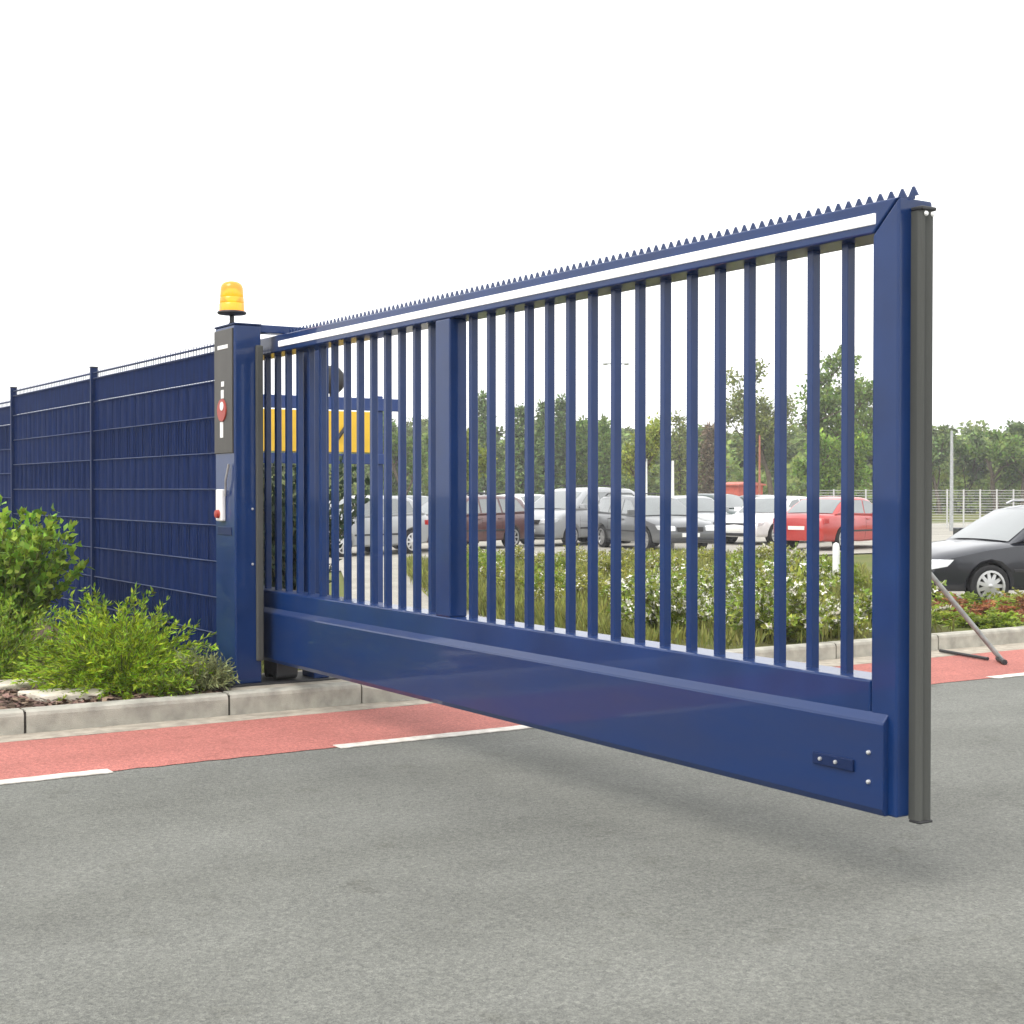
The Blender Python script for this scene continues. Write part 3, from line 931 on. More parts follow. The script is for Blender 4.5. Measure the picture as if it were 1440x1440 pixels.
MB().lathe([(0.02, -0.07), (0.13, -0.06), (0.16, -0.02), (0.15, 0.03), (0.05, 0.06)], (6.95, 14.58, 2.86), 20, 'y').build('round_lamp', M_BLACK, SG, smooth=50)
MB().tube([(6.95, 14.58, 2.66), (6.95, 14.58, 2.74)], 0.025, 8).build('lamp_stem', M_BLACK, SG)

# ------------------------------------------------------------------ leaning galvanised stay on the cycle lane
M_STAY = mat('weathered_zinc', (0.24, 0.25, 0.24), 0.6, metal=0.2, var=0.2, vscale=14)
ST = thing('stay_frame', 'thin galvanised leaning stay standing on the red cycle lane right of the gate', 'stay', (11.3, 9.6, 0))
MB().tube([(11.36, 9.10, 0.03), (10.81, 9.47, 0.83), (10.60, 9.61, 1.13)], 0.024, 10).build('leaning_tube', M_STAY, ST, smooth=40)
MB().tube([(11.30, 9.20, 0.025), (11.47, 9.93, 0.025)], 0.016, 8).build('ground_line', M_BLACK, ST, smooth=40)  # thin dark line laid flat along the ground from the foot
MB().tube([(11.37, 9.14, 0.03), (11.17, 8.90, 0.03)], 0.026, 8).build('foot_stub', M_BLACK, ST, smooth=40)
MB().tube([(10.60, 9.61, 0.02), (10.60, 9.61, 1.18)], 0.026, 10).build('upright', M_STAY, ST, smooth=40)
MB().box(10.5, 10.7, 9.52, 9.67, 0.006, 0.02).build('foot_plate', M_BLACK, ST, bevel=0.004)

# ------------------------------------------------------------------ cars
def poly_shrink(pts, r):
    n = len(pts); out = []
    area = sum(pts[i][0] * pts[(i + 1) % n][1] - pts[(i + 1) % n][0] * pts[i][1] for i in range(n))
    sg = 1 if area > 0 else -1
    for i in range(n):
        p0 = Vector(pts[i - 1]); p1 = Vector(pts[i]); p2 = Vector(pts[(i + 1) % n])
        d1 = (p1 - p0).normalized(); d2 = (p2 - p1).normalized()
        n1 = Vector((-d1.y, d1.x)) * sg; n2 = Vector((-d2.y, d2.x)) * sg
        b = (n1 + n2)
        if b.length < 1e-6: b = n1
        b.normalize()
        k = max(0.5, b.dot(n1))
        out.append(tuple(p1 + b * (r / k)))
    return out


def fill_poly(pts, grid):
    """2D triangles of a polygon with inner grid points, so that curved sides shade well."""
    n = len(pts)
    vs = [Vector(p) for p in pts]
    xs = [p[0] for p in pts]; zs = [p[1] for p in pts]
    def ins(x, z):
        c = False
        for i in range(n):
            x1, y1 = pts[i]; x2, y2 = pts[i - 1]
            if (y1 > z) != (y2 > z) and x < (x2 - x1) * (z - y1) / (y2 - y1) + x1: c = not c
        return c
    x = min(xs) + grid
    while x < max(xs):
        z = min(zs) + grid * 0.5
        while z < max(zs):
            if ins(x, z) and min((Vector((x, z)) - v).length for v in vs[:n]) > grid * 0.4: vs.append(Vector((x, z)))
            z += grid
        x += grid
    v, e, f, _, _, _ = delaunay_2d_cdt(vs, [], [list(range(n))], 1, 1e-5)
    return [tuple(p) for p in v], [tuple(q) for q in f]


def densify(pts, step=0.22):
    out = []
    for i in range(len(pts)):
        a = pts[i]; b = pts[(i + 1) % len(pts)]
        k = max(1, int(math.dist(a, b) / step))
        for j in range(k): out.append((a[0] + (b[0] - a[0]) * j / k, a[1] + (b[1] - a[1]) * j / k))
    return out


def slab_solid(outline, wf, r=0.05, crown=0.03, grid=0.16):
    """Side-view outline swept across the car's width, rounded along its edges."""
    O = densify(outline)
    Sh = poly_shrink(O, r)
    b = MB()
    n = len(O)
    fr = (-1, -0.62, 0, 0.62, 1)
    rows = []
    zmid = sum(p[1] for p in O) / n
    for q in fr:
        row_ = []
        for (x, z) in O:
            up = crown * (1 - q * q) if z > zmid else 0
            fx = 0.05 * (1 - q * q)
            cx_ = -fx if x < -1.6 else (fx if x > 1.6 else 0)
            row_.append((x + cx_, q * (wf(x, z) - r), z + up))
        rows.append(row_)
    for rw in rows: b.v += rw
    for i in range(len(rows) - 1):
        for k in range(n):
            k2 = (k + 1) % n
            b.f.append((i * n + k, i * n + k2, (i + 1) * n + k2, (i + 1) * n + k))
    for s, base in ((-1, 0), (1, (len(rows) - 1) * n)):
        v, f = fill_poly(Sh, grid)
        o = len(b.v)
        b.v += [(x, s * wf(x, z), z) for x, z in v]
        b.f += [tuple(o + i for i in q) for q in f]
        # the first n points of the fill are the shrunk outline
        for k in range(n):
            k2 = (k + 1) % n
            b.f.append((base + k, base + k2, o + k2, o + k))
    return b


def arch(cx_, r, z0, n=9):
    """wheel arch walked from rear to front along the sill"""
    a0 = math.asin(min(0.95, (z0 - 0.31) / r))
    return [(cx_ + r * math.cos(t), 0.31 + r * math.sin(t)) for t in np.linspace(a0, PI - a0, n)]

CAR = {
    'saloon': dict(L=4.5, lower=[(-2.2, .24), (-2.27, .38), (-2.27, .56), (-2.2, .66), (-2.0, .74), (-1.5, .84), (-1.0, .91), (0, .94), (1.4, .98), (2.1, .95), (2.23, .84), (2.26, .55), (2.2, .27)],
                   cab=[(-1.08, .90), (-.62, 1.19), (-.32, 1.36), (0, 1.42), (.6, 1.42), (.95, 1.36), (1.3, 1.2), (1.68, .96)],
                   glass=[[(-.80, .97), (-.30, 1.31), (.08, 1.355), (.10, .99)], [(.16, .99), (.14, 1.355), (.62, 1.35), (.92, 1.29), (1.28, 1.03)]],
                   fw=(1, 2), rw=(5, 7), wh=(-1.38, 1.33), W=1.76),
    'estate': dict(L=4.6, lower=[(-2.2, .24), (-2.28, .38), (-2.28, .56), (-2.2, .67), (-2.0, .76), (-1.5, .86), (-1.0, .92), (0, .95), (1.4, .98), (2.2, .98), (2.28, .84), (2.3, .55), (2.22, .27)],
                   cab=[(-1.08, .90), (-.62, 1.2), (-.30, 1.38), (0, 1.44), (.8, 1.46), (1.7, 1.43), (1.95, 1.36), (2.2, .97)],
                   glass=[[(-.80, .98), (-.30, 1.33), (.08, 1.37), (.10, 1.0)], [(.16, 1.0), (.14, 1.375), (.85, 1.385), (.93, 1.0)], [(1.0, 1.0), (.93, 1.385), (1.65, 1.36), (1.95, 1.04)]],
                   fw=(1, 2), rw=(6, 7), wh=(-1.4, 1.36), W=1.78),
    'hatch': dict(L=3.9, lower=[(-1.88, .24), (-1.96, .38), (-1.96, .58), (-1.88, .69), (-1.7, .78), (-1.3, .88), (-.95, .94), (0, .97), (1.2, 1.0), (1.85, 1.0), (1.93, .84), (1.95, .55), (1.88, .27)],
                  cab=[(-1.05, .92), (-.6, 1.22), (-.28, 1.41), (0, 1.46), (.7, 1.47), (1.25, 1.43), (1.5, 1.33), (1.84, .99)],
                  glass=[[(-.78, 1.0), (-.26, 1.36), (.10, 1.40), (.12, 1.02)], [(.18, 1.02), (.16, 1.40), (.75, 1.40), (1.2, 1.34), (1.35, 1.06)]],
                  fw=(1, 2), rw=(6, 7), wh=(-1.2, 1.2), W=1.7),
    'van': dict(L=4.6, lower=[(-2.2, .26), (-2.28, .40), (-2.28, .64), (-2.18, .78), (-1.95, .90), (-1.6, 1.0), (-1.2, 1.05), (0, 1.06), (1.4, 1.07), (2.2, 1.07), (2.28, .9), (2.3, .55), (2.22, .29)],
                cab=[(-1.5, 1.02), (-.95, 1.36), (-.55, 1.58), (-.2, 1.66), (.8, 1.69), (1.8, 1.66), (2.05, 1.58), (2.22, 1.05)],
                glass=[[(-1.05, 1.10), (-.5, 1.50), (-.02, 1.56), (.0, 1.12)], [(.08, 1.12), (.06, 1.565), (.95, 1.58), (.98, 1.12)], [(1.06, 1.12), (1.03, 1.58), (1.8, 1.55), (2.0, 1.14)]],
                fw=(1, 2), rw=(6, 7), wh=(-1.4, 1.36), W=1.82),
}


def paint(name, col, rough=0.28):
    return mat('paint_' + name, col, rough, spec=0.5, coat=0.7, var=0.04, vscale=3)


def build_car(kind, pm, label, group=None, nspoke=8):
    c = CAR[kind]
    hw = c['W'] / 2
    Lh = c['L'] / 2
    belt = c['cab'][0][1]

    def wf(x, z):
        e = max(0.0, (abs(x) - Lh * 0.62) / (Lh * 0.38))
        pl = 1 - 0.13 * e * e
        if z < belt: vb = 1 - 0.055 * ((z - 0.62) / 0.4) ** 2
        else: vb = 0.955 - 0.30 * (z - belt)
        return hw * pl * vb
    t = thing('parked_car', label, 'car', (0, 0, 0), group)
    top = c['lower']
    r_ = 0.345
    low = top[::-1]                                   # counter-clockwise from the rear bumper foot...
    fx, rx = c['wh']
    sill = 0.24
    outl = list(top) + [(rx + r_ + 0.12, sill + 0.01)] + arch(rx, r_, sill) + [(0.3, sill - 0.02)] + arch(fx, r_, sill) + [(fx - r_ - 0.1, sill)]
    body = slab_solid(outl, wf, 0.045, 0.035, 0.17).build('body', pm, t, smooth=38)
    cab = slab_solid([(x, z) for x, z in c['cab']], wf, 0.05, 0.03, 0.17).build('cabin', pm, t, smooth=38)
    for pl in c['glass']:
        for s in (-1, 1):
            v, f = fill_poly(densify(pl, 0.2), 0.2)
            m_ = MB().add([(x, s * (wf(x, z) + 0.006), z) for x, z in v], f)
            m_.build('side_window', M_GLASS, cab, smooth=True)

    def screen(i, j, name, sgn):
        pts = c['cab'][i:j + 1] if sgn < 0 else c['cab'][i:j + 1]
        if sgn < 0: pts = c['cab'][0:j + 1]
        a, b = pts[0], pts[-1]
        m_ = MB(); vs = []; K = 6
        rows_ = [a] + list(pts[1:-1]) + [b]
        dn = Vector((a[0] - b[0], a[1] - b[1])).normalized()
        nr = Vector((dn.y, -dn.x))
        if nr.x * sgn < 0: nr = -nr
        rr = []
        for q, (x, z) in enumerate(rows_):
            ins_ = 0.0
            rr.append((x, z))
        rr[0] = (a[0] + (rr[1][0] - a[0]) * 0.12, a[1] + (rr[1][1] - a[1]) * 0.12)
        rr[-1] = (b[0] + (rr[-2][0] - b[0]) * 0.12, b[1] + (rr[-2][1] - b[1]) * 0.12)
        for x, z in rr:
            for k in range(K + 1):
                q = -1 + 2 * k / K
                vs.append((x + nr.x * 0.014 + (0.05 * (1 - q * q) if x > 1.6 else (-0.05 * (1 - q * q) if x < -1.6 else 0.0)), q * (wf(x, z) - 0.10), z + nr.y * 0.012 + 0.03 * (1 - q * q) * (1 if z > 1 else 0.6)))
        fs_ = []
        for i_ in range(len(rr) - 1):
            for k in range(K): fs_.append((i_ * (K + 1) + k, i_ * (K + 1) + k + 1, (i_ + 1) * (K + 1) + k + 1, (i_ + 1) * (K + 1) + k))
        m_.add(vs, fs_).build(name, M_GLASS, cab, smooth=True)
    screen(0, c['fw'][1], 'windscreen', -1)
    screen(c['rw'][0], c['rw'][1], 'rear_window', 1)
    fz = top[3][1]
    for s in (-1, 1):
        y0 = s * (hw * 0.50); y1 = s * (hw * 0.885)
        xf = -Lh
        h = MB().add([(xf - 0.035, y0, fz - .115), (xf - 0.025, y0, fz + .0), (xf + 0.06, y0, fz + .02), (xf + 0.02, y1, fz - .115), (xf + .05, y1, fz + .01), (xf + .14, y1, fz + 0.03),
                      (xf + .25, s * (hw * 0.935), fz - .075), (xf + .27, s * (hw * .935), fz + .03), (xf + .25, s * hw * .7, fz - .05)],
                     [(0, 3, 4, 1), (1, 4, 5, 2), (3, 6, 7, 4), (4, 7, 5), (0, 8, 6, 3), (2, 5, 7, 8), (0, 1, 2, 8)])
        h.build('headlight', M_HEAD, body, bevel=0.01)
        y0 = s * hw * 0.58; y1 = s * hw * 0.90
        tl = MB().add([(Lh + .01, y0, .72), (Lh + .0, y0, .86), (Lh - .05, y1, .72), (Lh - .06, y1, .86), (Lh - .25, s * hw * .945, .74), (Lh - .25, s * hw * .945, .86), (Lh - .3, y0, .74), (Lh - .3, y0, .86)],
                      [(0, 2, 3, 1), (2, 4, 5, 3), (1, 3, 5, 7), (0, 6, 4, 2), (0, 1, 7, 6), (6, 7, 5, 4)])
        tl.build('tail_light', M_TAIL, body, bevel=0.008)
        xm = c['glass'][0][0][0] + 0.10
        zm = belt + 0.10
        ym = s * (wf(xm, zm))
        mir = MB().box(xm - 0.08, xm + 0.04, min(ym + s * 0.03, ym + s * 0.22), max(ym + s * 0.03, ym + s * 0.22), zm - 0.03, zm + 0.10)
        mir.box(xm - 0.03, xm + 0.02, min(ym - s * 0.03, ym + s * 0.06), max(ym - s * 0.03, ym + s * 0.06), zm - 0.03, zm)
        mir.build('mirror', pm, body, bevel=0.02)
        for xh in (0.02, 0.85):
            yh = s * (wf(xh, .84) + 0.012)
            MB().box(xh - 0.10, xh + 0.08, yh - 0.016, yh + 0.016, .825, .85).build('door_handle', pm, body, bevel=0.006)
        yb_ = wf(0, .5)
        MB().box(fx + r_ + .02, rx - r_ - .02, min(s * (yb_ - .01), s * (yb_ + .012)), max(s * (yb_ - .01), s * (yb_ + .012)), .50, .545).build('side_moulding', M_BLACK, body, bevel=0.006)
    for xg in (c['glass'][0][0][0] + 0.02, c['glass'][0][3][0] + 0.03, c['glass'][1][-1][0] - 0.02 if kind != 'saloon' else 1.0):
        for s in (-1, 1):
            MB().tube([(xg + (0.03 if z < .6 else 0), s * (wf(xg, z) - 0.001), z) for z in (.30, .45, .6, .75, .88)], 0.0045, 4, caps=False).build('door_gap', M_BLACK, body)
    MB().box(-Lh - .045, -Lh + .06, -hw * .42, hw * .42, fz - .13, fz - .01).build('grille', M_BLACK, body, bevel=0.01)
    MB().box(-Lh - .06, -Lh + .06, -hw * .80, hw * .80, .27, .36).build('air_intake', M_BLACK, body, bevel=0.012)
    MB().box(-Lh - .075, -Lh + .03, -.25, .25, .40, .50).build('number_plate', M_PLATE, body, bevel=0.004)
    MB().box(Lh - .03, Lh + .065, -.25, .25, .56, .66).build('number_plate', M_PLATE, body, bevel=0.004)
    if kind in ('estate', 'van'):
        for s in (-1, 1):
            zr = c['cab'][4][1] + 0.045
            y = s * (wf(.8, zr) - 0.09)
            MB().tube([(-.15, y, zr - .03), (-.05, y, zr + .02), (1.5, y, zr + .02), (1.65, y, zr - .04)], 0.018, 6).build('roof_rail', M_BLACK if pm.name != 'paint_dark' else M_RIM, cab, smooth=40)
    for x in (fx, rx):
        for s in (-1, 1):
            y = s * (hw - 0.11)
            ty = MB().lathe([(.21, -.04), (.212, -.095), (.27, -.105), (.305, -.085), (.312, 0), (.305, .085), (.27, .105), (.212, .095), (.21, .04)], (x, y, .31), 28, 'y')
            wh = ty.build('tyre', M_TYRE, t, smooth=40)
            rm = MB()
            o_ = s * 0.085
            for k in range(nspoke):
                a = 2 * PI * k / nspoke
                pr = []
                for rr2, wd in ((.03, .035), (.2, .022)):
                    for q in (-1, 1):
                        pr.append((x + rr2 * math.cos(a) - q * wd * math.sin(a), y + o_ - (0.0 if rr2 > .1 else -s * 0.01), .31 + rr2 * math.sin(a) + q * wd * math.cos(a)))
                pb = [(p[0], p[1] - s * .03, p[2]) for p in pr]
                rm.add(pr + pb, [(0, 2, 3, 1), (4, 5, 7, 6), (0, 4, 6, 2), (1, 3, 7, 5), (2, 6, 7, 3), (0, 1, 5, 4)])
            rm.lathe([(.05, -.02), (.055, .0), (.03, .015)] if s > 0 else [(.03, -.015), (.055, 0), (.05, .02)], (x, y + o_, .31), 12, 'y')
            rm.lathe([(.228, -.012), (.228, .012), (.195, .014), (.195, -.014), (.228, -.012)], (x, y + s * .096, .31), 24, 'y', caps=False)
            rm.build('rim', M_RIM, wh, smooth=35)
    return t


def recolour(t, pm):
    for o in [t] + list(t.children_recursive):
        if o.type == 'MESH' and o.material_slots and o.material_slots[0].material and o.material_slots[0].material.name.startswith('paint_'):
            o.material_slots[0].link = 'OBJECT'
            o.material_slots[0].material = pm

P_DARK = paint('dark', (0.012, 0.014, 0.022))
P_SILV = paint('silver', (0.33, 0.34, 0.35))
P_WHITE = paint('white', (0.78, 0.78, 0.77))
P_RED = paint('red', (0.42, 0.035, 0.03))
P_MAR = paint('maroon', (0.085, 0.03, 0.03))
P_GREY = paint('grey', (0.10, 0.105, 0.11))
P_GREEN = paint('green', (0.015, 0.035, 0.03))
P_BLUEC = paint('blue', (0.03, 0.05, 0.12))

black = build_car('estate', P_DARK, 'black estate car parked behind the low shrubs at the right edge', nspoke=11)
black.location = (18.02, 13.76, 0.0)
black.rotation_euler = (0, 0, R(-17))
black.scale = (1, 1, 0.97)

CG = 'cars parked in the car park behind the gate'
first = {}
def put(kind, pm, px, depth, head, label):
    if kind not in first:
        t = build_car(kind, pm, label, CG); first[kind] = t
    else:
        t = copy_tree(first[kind]); t['label'] = label
        recolour(t, pm)
    x, y, _ = at(px, depth)
    t.location = (x, y, 0)
    t.rotation_euler = (0, 0, head)
    return t
N_ = PI / 2          # nose towards the camera side (-Y)
F_ = -PI / 2         # nose away
put('saloon', P_RED, 1182, 40.5, PI + 0.25, 'red saloon parked in the row nearest the end stile')
put('saloon', P_WHITE, 1092, 44.5, 0.25, 'white saloon parked left of the red saloon')
put('saloon', P_SILV, 968, 46.0, N_ - 0.2, 'silver saloon parked left of the white saloon')
put('hatch', P_GREEN, 1012, 53.0, N_, 'dark green hatchback in the second row behind the silver saloon')
put('estate', P_GREY, 915, 40.0, N_ - 0.2, 'grey estate car parked right of the silver van')
put('van', P_SILV, 812, 43.5, 0.3, 'tall silver van with roof rails parked in the middle of the row')
put('estate', P_MAR, 642, 40.0, 0.25, 'maroon estate car parked behind the middle stile')
put('hatch', P_SILV, 500, 36.5, 0.3, 'silver hatchback parked below the yellow sign board')
put('saloon', P_GREEN, 578, 47.0, N_, 'dark green saloon in the second row left of the middle stile')
put('hatch', P_WHITE, 745, 49.0, N_, 'white hatchback parked behind the left end of the silver van')
put('saloon', P_GREY, 1078, 53.0, N_, 'grey saloon in the second row behind the white saloon')
put('estate', P_BLUEC, 668, 51.0, N_, 'dark blue estate in the second row behind the maroon estate')

# ------------------------------------------------------------------ poles, far fence, kiosk, white bollard
def lamp_post(px, depth, top_y, r, label, name='lamp_post', heads=1, m=None):
    x, y, _ = at(px, depth)
    zt = ztop(top_y, depth)
    t = thing(name, label, 'pole', (x, y, 0))
    m = m or M_GALV
    MB().tube([(x, y, -0.05), (x, y, zt * 0.5), (x, y, zt)], [r * 1.15, r, r * 0.75], 10).build('pole', m, t, smooth=40)
    for k in range(heads):
        s = 1 if k == 0 else -1
        if heads:
            e = Vector((x, y, zt)) + Vector((RT[0], RT[1], 0)) * s * 0.55
            MB().tube([(x, y, zt - 0.05), tuple(Vector((x, y, zt + 0.03)).lerp(e, 0.5)), tuple(e)], r * 0.5, 8).build('arm', m, t, smooth=40)
            hd = MB().lathe([(0.02, 0.09), (0.1, 0.07), (0.16, 0.0), (0.10, -0.05), (0.02, -0.06)], tuple(e), 14)
            hd.build('lamp_head', M_GALV, t, smooth=50)
lamp_post(946, 40.0, 648, 0.045, 'short white pole before the silver saloon', 'marker_pole', 0, M_WHITE)
lamp_post(1338, 57.0, 606, 0.07, 'pale lamp post right of the gate before the far trees', heads=0)
lamp_post(866, 75.0, 512, 0.08, 'tall twin lamp post rising above the trees in the middle', heads=2)
lamp_post(909, 62.0, 645, 0.045, 'thin pole before the yellow green birch', 'marker_pole', 0, M_WHITE)
lamp_post(1068, 64.0, 612, 0.05, 'thin reddish pole left of the big sparse tree', 'marker_pole', 0, mat('rusty_pole', (0.32, 0.12, 0.08), 0.7, var=0.2))
lamp_post(681, 55.0, 690, 0.03, 'thin white pole right of the middle stile', 'marker_pole', 0, M_WHITE)

FF = thing('far_fence', 'grey wire fence with thin posts behind the cars at the far right', 'fence', at(1150, 62))
pA = np.array(at(1150, 62)); pB = np.array(at(1520, 60))
M_FW = mat('fence_grey', (0.5, 0.5, 0.48), 0.6, var=0.1)
for k in range(17):
    q = pA + (pB - pA) * k / 16
    MB().tube([(q[0], q[1], 0), (q[0], q[1], 1.65)], 0.035, 6).build('post', M_FW, FF, smooth=40)
for z in np.linspace(0.15, 1.6, 14):
    MB().tube([(pA[0], pA[1], z), (pB[0], pB[1], z)], 0.010, 4).build('wire', M_FW, FF)

kx, ky, _ = at(1042, 78)
K = thing('red_kiosk', 'small red hut far behind the silver saloon', 'hut', (kx, ky, 0))
dx_, dy_ = 0.85, 0.8
MB().box(kx - dx_, kx + dx_, ky - dy_, ky + dy_, 0, 1.85).build('wall', mat('kiosk_red', (0.5, 0.10, 0.07), 0.7, var=0.12), K, bevel=0.02)
MB().extr([(-dx_ - .12, 1.85), (dx_ + .12, 1.85), (dx_ + .12, 1.92), (0, 2.05), (-dx_ - .12, 1.92)], lambda u, v, t: (kx + u, t, v), ky - dy_ - .12, ky + dy_ + .12).build('roof', mat('kiosk_roof', (0.55, 0.16, 0.12), 0.7, var=0.1), K)
MB().box(kx - .3, kx + .3, ky - dy_ - .02, ky - dy_ + .02, 0.05, 1.6).build('door', M_WHITE, K, bevel=0.01)

bx_, by_, _ = at(1176, 22.5)
BO = thing('white_bollard', 'small white bollard among the shrubs near the end stile', 'bollard', (bx_, by_, 0.1))
MB().lathe([(.055, 0), (.055, .62), (.045, .68), (.01, .70)], (bx_, by_, 0.12), 14).build('shaft', M_WHITE, BO, smooth=40)

# ------------------------------------------------------------------ trees
def tree_parts(seed, H, Wd, kind, n_leaf, leaf, sparse=0.0):
    """Returns trunk mesh builder and leaf arrays for one tree standing at the origin."""
    rg = np.random.default_rng(seed)
    tr = MB()
    cl = []                                    # leaf clump centres with radius
    if kind == 'conifer':
        tr.tube([(0, 0, -0.1), (0.05, 0, H * 0.5), (0, 0, H * 0.98)], [H * 0.02, H * 0.014, H * 0.003], 7)
        z = H * 0.12
        while z < H * 0.97:
            f = 1 - (z - H * 0.1) / (H * 0.9)
            rad = Wd * 0.5 * (f ** 0.8) * rg.uniform(0.75, 1.15)
            nb = 5 + int(4 * f)
            a0 = rg.uniform(0, 6.28)
            for k in range(nb):
                a = a0 + 2 * PI * k / nb + rg.uniform(-.3, .3)
                rr = rad * rg.uniform(0.65, 1.15)
                e = np.array([rr * math.cos(a), rr * math.sin(a), z - rr * 0.15])
                tr.tube([(0, 0, z), tuple(e * np.array([1, 1, 1]))], [H * 0.004, H * 0.001], 4, caps=False)
                for q in np.linspace(0.25, 1, 4):
                    p = np.array([0, 0, z]) * (1 - q) + e * q
                    cl.append((p, 0.16 * Wd * (1.1 - 0.6 * q)))
            z += H * rg.uniform(0.045, 0.07)
    else:
        def grow(p, d, L, r, lev):
            K = 4
            pts = [p.copy()]; rs = [r]
            for k in range(K):
                d = unit((d + rg.normal(0, 0.13, 3) + np.array([0, 0, 0.05]))[None])[0]
                p = p + d * L / K
                pts.append(p.copy()); rs.append(r * (1 - 0.55 * (k + 1) / K))
            tr.tube([tuple(q) for q in pts], rs, 7 if lev == 0 else 5, caps=False)
            if lev >= 2:
                for q in pts[1:]: cl.append((q, L * 0.42))
            if lev < 3:
                nb = (6, 4, 3)[lev]
                for k in range(nb):
                    f = rg.uniform(0.35, 1.0) if lev else rg.uniform(0.3, 1.0)
                    i = min(K - 1, int(f * K)); q = pts[i] + (pts[i + 1] - pts[i]) * (f * K - i)
                    a = rg.uniform(0, 6.28) + k * 2.4
                    out = np.array([math.cos(a), math.sin(a), rg.uniform(0.3, 0.9) * (1.3 if sparse else 1)])
                    out = unit(out[None])[0]
                    grow(q, unit((d * 0.5 + out)[None])[0], L * rg.uniform(0.45, 0.62), r * 0.45, lev + 1)
        grow(np.array([0, 0, -0.1]), np.array([0, 0, 1.0]), H * 0.55, H * 0.022, 0)
    C_ = np.array([c[0] for c in cl]); Rr = np.array([c[1] for c in cl])
    if kind != 'conifer':
        # fit to the wanted height and width
        mx = C_[:, 2].max(); sxy = (Wd * 0.5) / max(0.1, np.percentile(np.hypot(C_[:, 0], C_[:, 1]), 92)); szz = H * 0.95 / mx
        sc = np.array([sxy, sxy, szz])
        C_ = C_ * sc
        tr.v = [(v[0] * sxy, v[1] * sxy, v[2] * szz) for v in tr.v]
        Rr = Rr * min(sxy, szz)
        if sparse:
            keep = rg.uniform(size=len(C_)) > sparse
            C_, Rr = C_[keep], Rr[keep]
    idx = rg.integers(0, len(C_), n_leaf)
    off = unit(rg.normal(size=(n_leaf, 3))) * (rg.uniform(size=(n_leaf, 1)) ** 0.6) * np.clip(Rr[idx], 0.08, 0.6 if kind != 'conifer' else 0.5)[:, None]
    P_ = C_[idx] + off
    D_ = unit(off) + rg.normal(0, 0.6, (n_leaf, 3)) + np.array([0, 0, 0.2 if kind != 'conifer' else -0.25])
    V, Q = leaf_arrays(P_, D_, leaf, leaf * (0.62 if kind != 'conifer' else 0.4), rg)
    return tr, V, Q


def tree(px, depth, top_y, Wd, kind, lm, label, seed, n_leaf=2600, leaf=0.26, sparse=0.0, name='broadleaf_tree'):
    x, y, _ = at(px, depth)
    H = ztop(top_y, depth)
    tr, V, Q = tree_parts(seed, H, Wd, kind, n_leaf, leaf, sparse)
    t = thing(name, label, 'tree', (x, y, 0), 'trees behind the car park')
    m1 = tr.mesh('trunk', M_BARK); m1['local'] = 1
    link('trunk', m1, t, smooth=True)
    m2 = np_mesh('crown', V, Q, lm); m2['local'] = 1
    link('crown', m2, t)

T_MID = leaf_mat('tree_leaf', (0.17, 0.26, 0.06), 0.5, vscale=0.4)
T_PINE = leaf_mat('pine_leaf', (0.125, 0.195, 0.06), 0.5, vscale=0.4, trans=0.15)
T_LIME = leaf_mat('birch_leaf', (0.28, 0.33, 0.06), 0.45, vscale=0.5)
T_OLIVE = leaf_mat('olive_leaf', (0.23, 0.27, 0.08), 0.5, vscale=0.4)
T_BRIGHT = leaf_mat('bright_tree_leaf', (0.20, 0.32, 0.05), 0.5, vscale=0.4)
T_RUST = leaf_mat('rust_leaf', (0.21, 0.16, 0.10), 0.5, vscale=0.4)

tree(1146, 86, 480, 8.6, 'broad', T_MID, 'big sparse tree with bare limbs towering behind the red saloon', 101, 4800, 0.28, 0.15)
tree(1088, 88, 500, 5.6, 'broad', T_OLIVE, 'fuller tree touching the left side of the big sparse tree', 102, 6000, 0.24)
tree(1160, 80, 606, 5.0, 'broad', T_BRIGHT, 'bright green round tree below the big sparse tree', 103, 4200, 0.26)
tree(902, 62, 572, 2.5, 'broad', T_LIME, 'slender yellow green birch right of the twin lamp post', 104, 2200, 0.18, 0.1, 'birch_tree')
tree(672, 58, 596, 2.4, 'broad', T_LIME, 'yellow green young tree right of the middle stile', 105, 2200, 0.18, 0.0, 'birch_tree')
tree(680, 98, 553, 3.6, 'conifer', T_PINE, 'tall dark conifer directly right of the middle stile', 106, 3200, 0.34, name='conifer_tree')
tree(733, 97, 568, 3.6, 'conifer', T_PINE, 'dark conifer between the middle stile and the paired conifers', 107, 3200, 0.34, name='conifer_tree')
tree(766, 96, 562, 3.2, 'conifer', T_PINE, 'left one of the paired tall conifers above the silver van', 108, 3200, 0.34, name='conifer_tree')
tree(790, 98, 556, 3.6, 'conifer', T_PINE, 'right one of the paired tall conifers above the silver van', 109, 3200, 0.34, name='conifer_tree')
tree(818, 97, 590, 3.0, 'conifer', T_MID, 'pointed conifer above the middle of the silver van', 110, 2800, 0.34, name='conifer_tree')
tree(850, 96, 592, 3.0, 'conifer', T_MID, 'pointed conifer above the right end of the silver van', 111, 2800, 0.34, name='conifer_tree')
tree(955, 92, 580, 2.8, 'conifer', T_OLIVE, 'thin conifer above the short white pole', 112, 1500, 0.3, name='conifer_tree')
tree(998, 94, 594, 3.2, 'conifer', T_RUST, 'brownish conifer above the silver saloon', 113, 2200, 0.3, name='conifer_tree')
tree(1322, 100, 600, 3.8, 'broad', T_PINE, 'dark sparse pine just right of the rubber edge', 114, 1500, 0.3, 0.2, 'pine_tree')
tree(1350, 101, 600, 3.2, 'broad', T_PINE, 'dark pine behind the pale lamp post', 115, 1800, 0.3, 0.1, 'pine_tree')
tree(1402, 99, 600, 5.5, 'broad', T_MID, 'broad green tree above the black estate car', 116, 4000, 0.3)
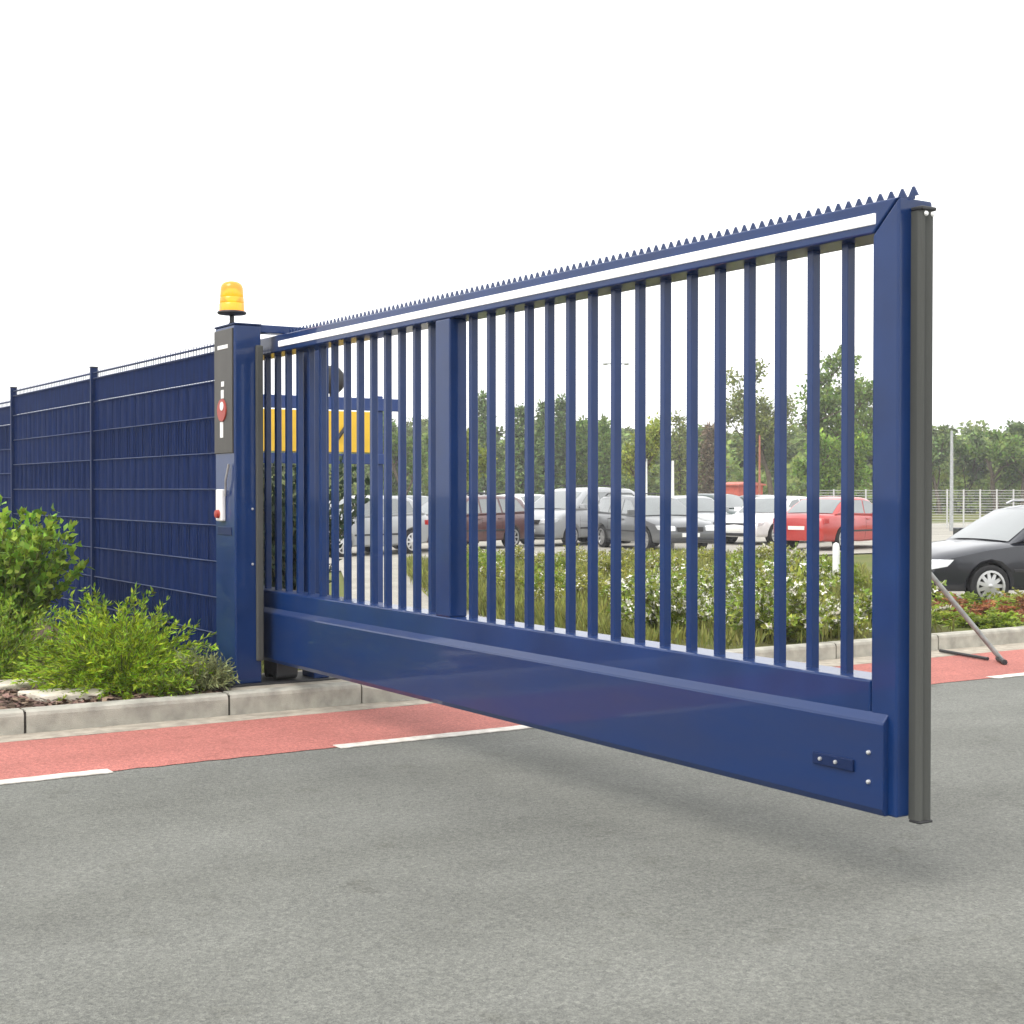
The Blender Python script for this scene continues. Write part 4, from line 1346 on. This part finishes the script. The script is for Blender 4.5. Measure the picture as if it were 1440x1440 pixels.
tree(1440, 97, 588, 4.5, 'broad', T_PINE, 'dark pine at the right edge above the black estate', 117, 2200, 0.3, 0.15, 'pine_tree')
tree(575, 90, 575, 4.5, 'broad', T_MID, 'green tree left of the middle stile above the dark green saloon', 118, 3600, 0.3)
tree(545, 92, 590, 4.0, 'conifer', T_PINE, 'dark conifer right of the yellow sign board', 119, 3000, 0.34, name='conifer_tree')

# the far wood behind them: one mass
rnd = random.Random(77)
VV = []; QQ = []; off = 0
wood_tr = MB()
lib = [tree_parts(300 + k, 9.0, 4.6, 'conifer' if k in (1, 3) else 'broad', 3000, 0.46, 0.0) for k in range(6)]
px = 300.0
while px < 1560:
    for layer in range(2):
        d = rnd.uniform(112, 122) + layer * 16
        ty = rnd.uniform(594, 622) - (8 if px < 850 else 0) + layer * -2
        H = ztop(ty, d)
        x, y, _ = at(px + rnd.uniform(-8, 8), d)
        k = rnd.randrange(6)
        tr, V, Q = lib[k]
        s = H / 9.0
        a = rnd.uniform(0, 6.28)
        ca, sa = math.cos(a), math.sin(a)
        W2 = np.stack([(V[:, 0] * ca - V[:, 1] * sa) * 1.2 + x, (V[:, 0] * sa + V[:, 1] * ca) * 1.2 + y, V[:, 2] * s], 1)
        VV.append(W2); QQ.append(Q + off); off += len(V)
        if layer == 0:
            wood_tr.tube([(x, y, 0), (x, y, H * 0.5)], [0.16, 0.08], 5, caps=False)
    px += rnd.uniform(22, 34)
T_WOOD = leaf_mat('wood_leaf', (0.21, 0.28, 0.085), 0.5, vscale=0.12, var=0.4)
wo = link('far_wood', np_mesh('far_wood', np.concatenate(VV), np.concatenate(QQ), T_WOOD))
wo['kind'] = 'stuff'; wo['label'] = 'hazy green wood forming the skyline behind the car park'
wt = wood_tr.build('wood_trunks', M_BARK, wo)
# undergrowth in front of the wood
rg = np.random.default_rng(9)
n = 30000
pxs = rg.uniform(300, 1560, n); dep = rg.uniform(100, 112, n)
base = np.array([math.sin(YAW), math.cos(YAW), 0])
pp = (base[None] + RT[None] * ((pxs - 720) / 2033.0)[:, None]) * dep[:, None]
hmax = 3.4 + 1.2 * np.sin(pxs * 0.045) + 0.6 * np.sin(pxs * 0.13 + 1)
pp[:, 2] = rg.uniform(0, 1, n) * np.maximum(0.9, hmax)
V, Q = leaf_arrays(pp, rg.normal(size=(n, 3)), 0.45, 0.3, rg)
uo = link('undergrowth', np_mesh('undergrowth', V, Q, leaf_mat('under_leaf', (0.22, 0.29, 0.075), 0.5, vscale=0.2, var=0.4)))
uo['kind'] = 'stuff'; uo['label'] = 'green undergrowth along the foot of the far wood'

# ------------------------------------------------------------------ thin bright haze in the air
hz = MB().box(-185, 425, -185, 425, -1.03, 14.0).build('haze', None)
hm = bpy.data.materials.new('haze')
hm.use_nodes = True
hn = hm.node_tree.nodes
hn.remove(hn['Principled BSDF'])
pv = hn.new('ShaderNodeVolumePrincipled')
pv.inputs['Color'].default_value = (0.97, 0.98, 1.0, 1)
pv.inputs['Density'].default_value = 0.0009
hm.node_tree.links.new(pv.outputs['Volume'], hn['Material Output'].inputs['Volume'])
hz.data.materials.append(hm)
hz['kind'] = 'stuff'
hz['label'] = 'thin pale haze in the air'
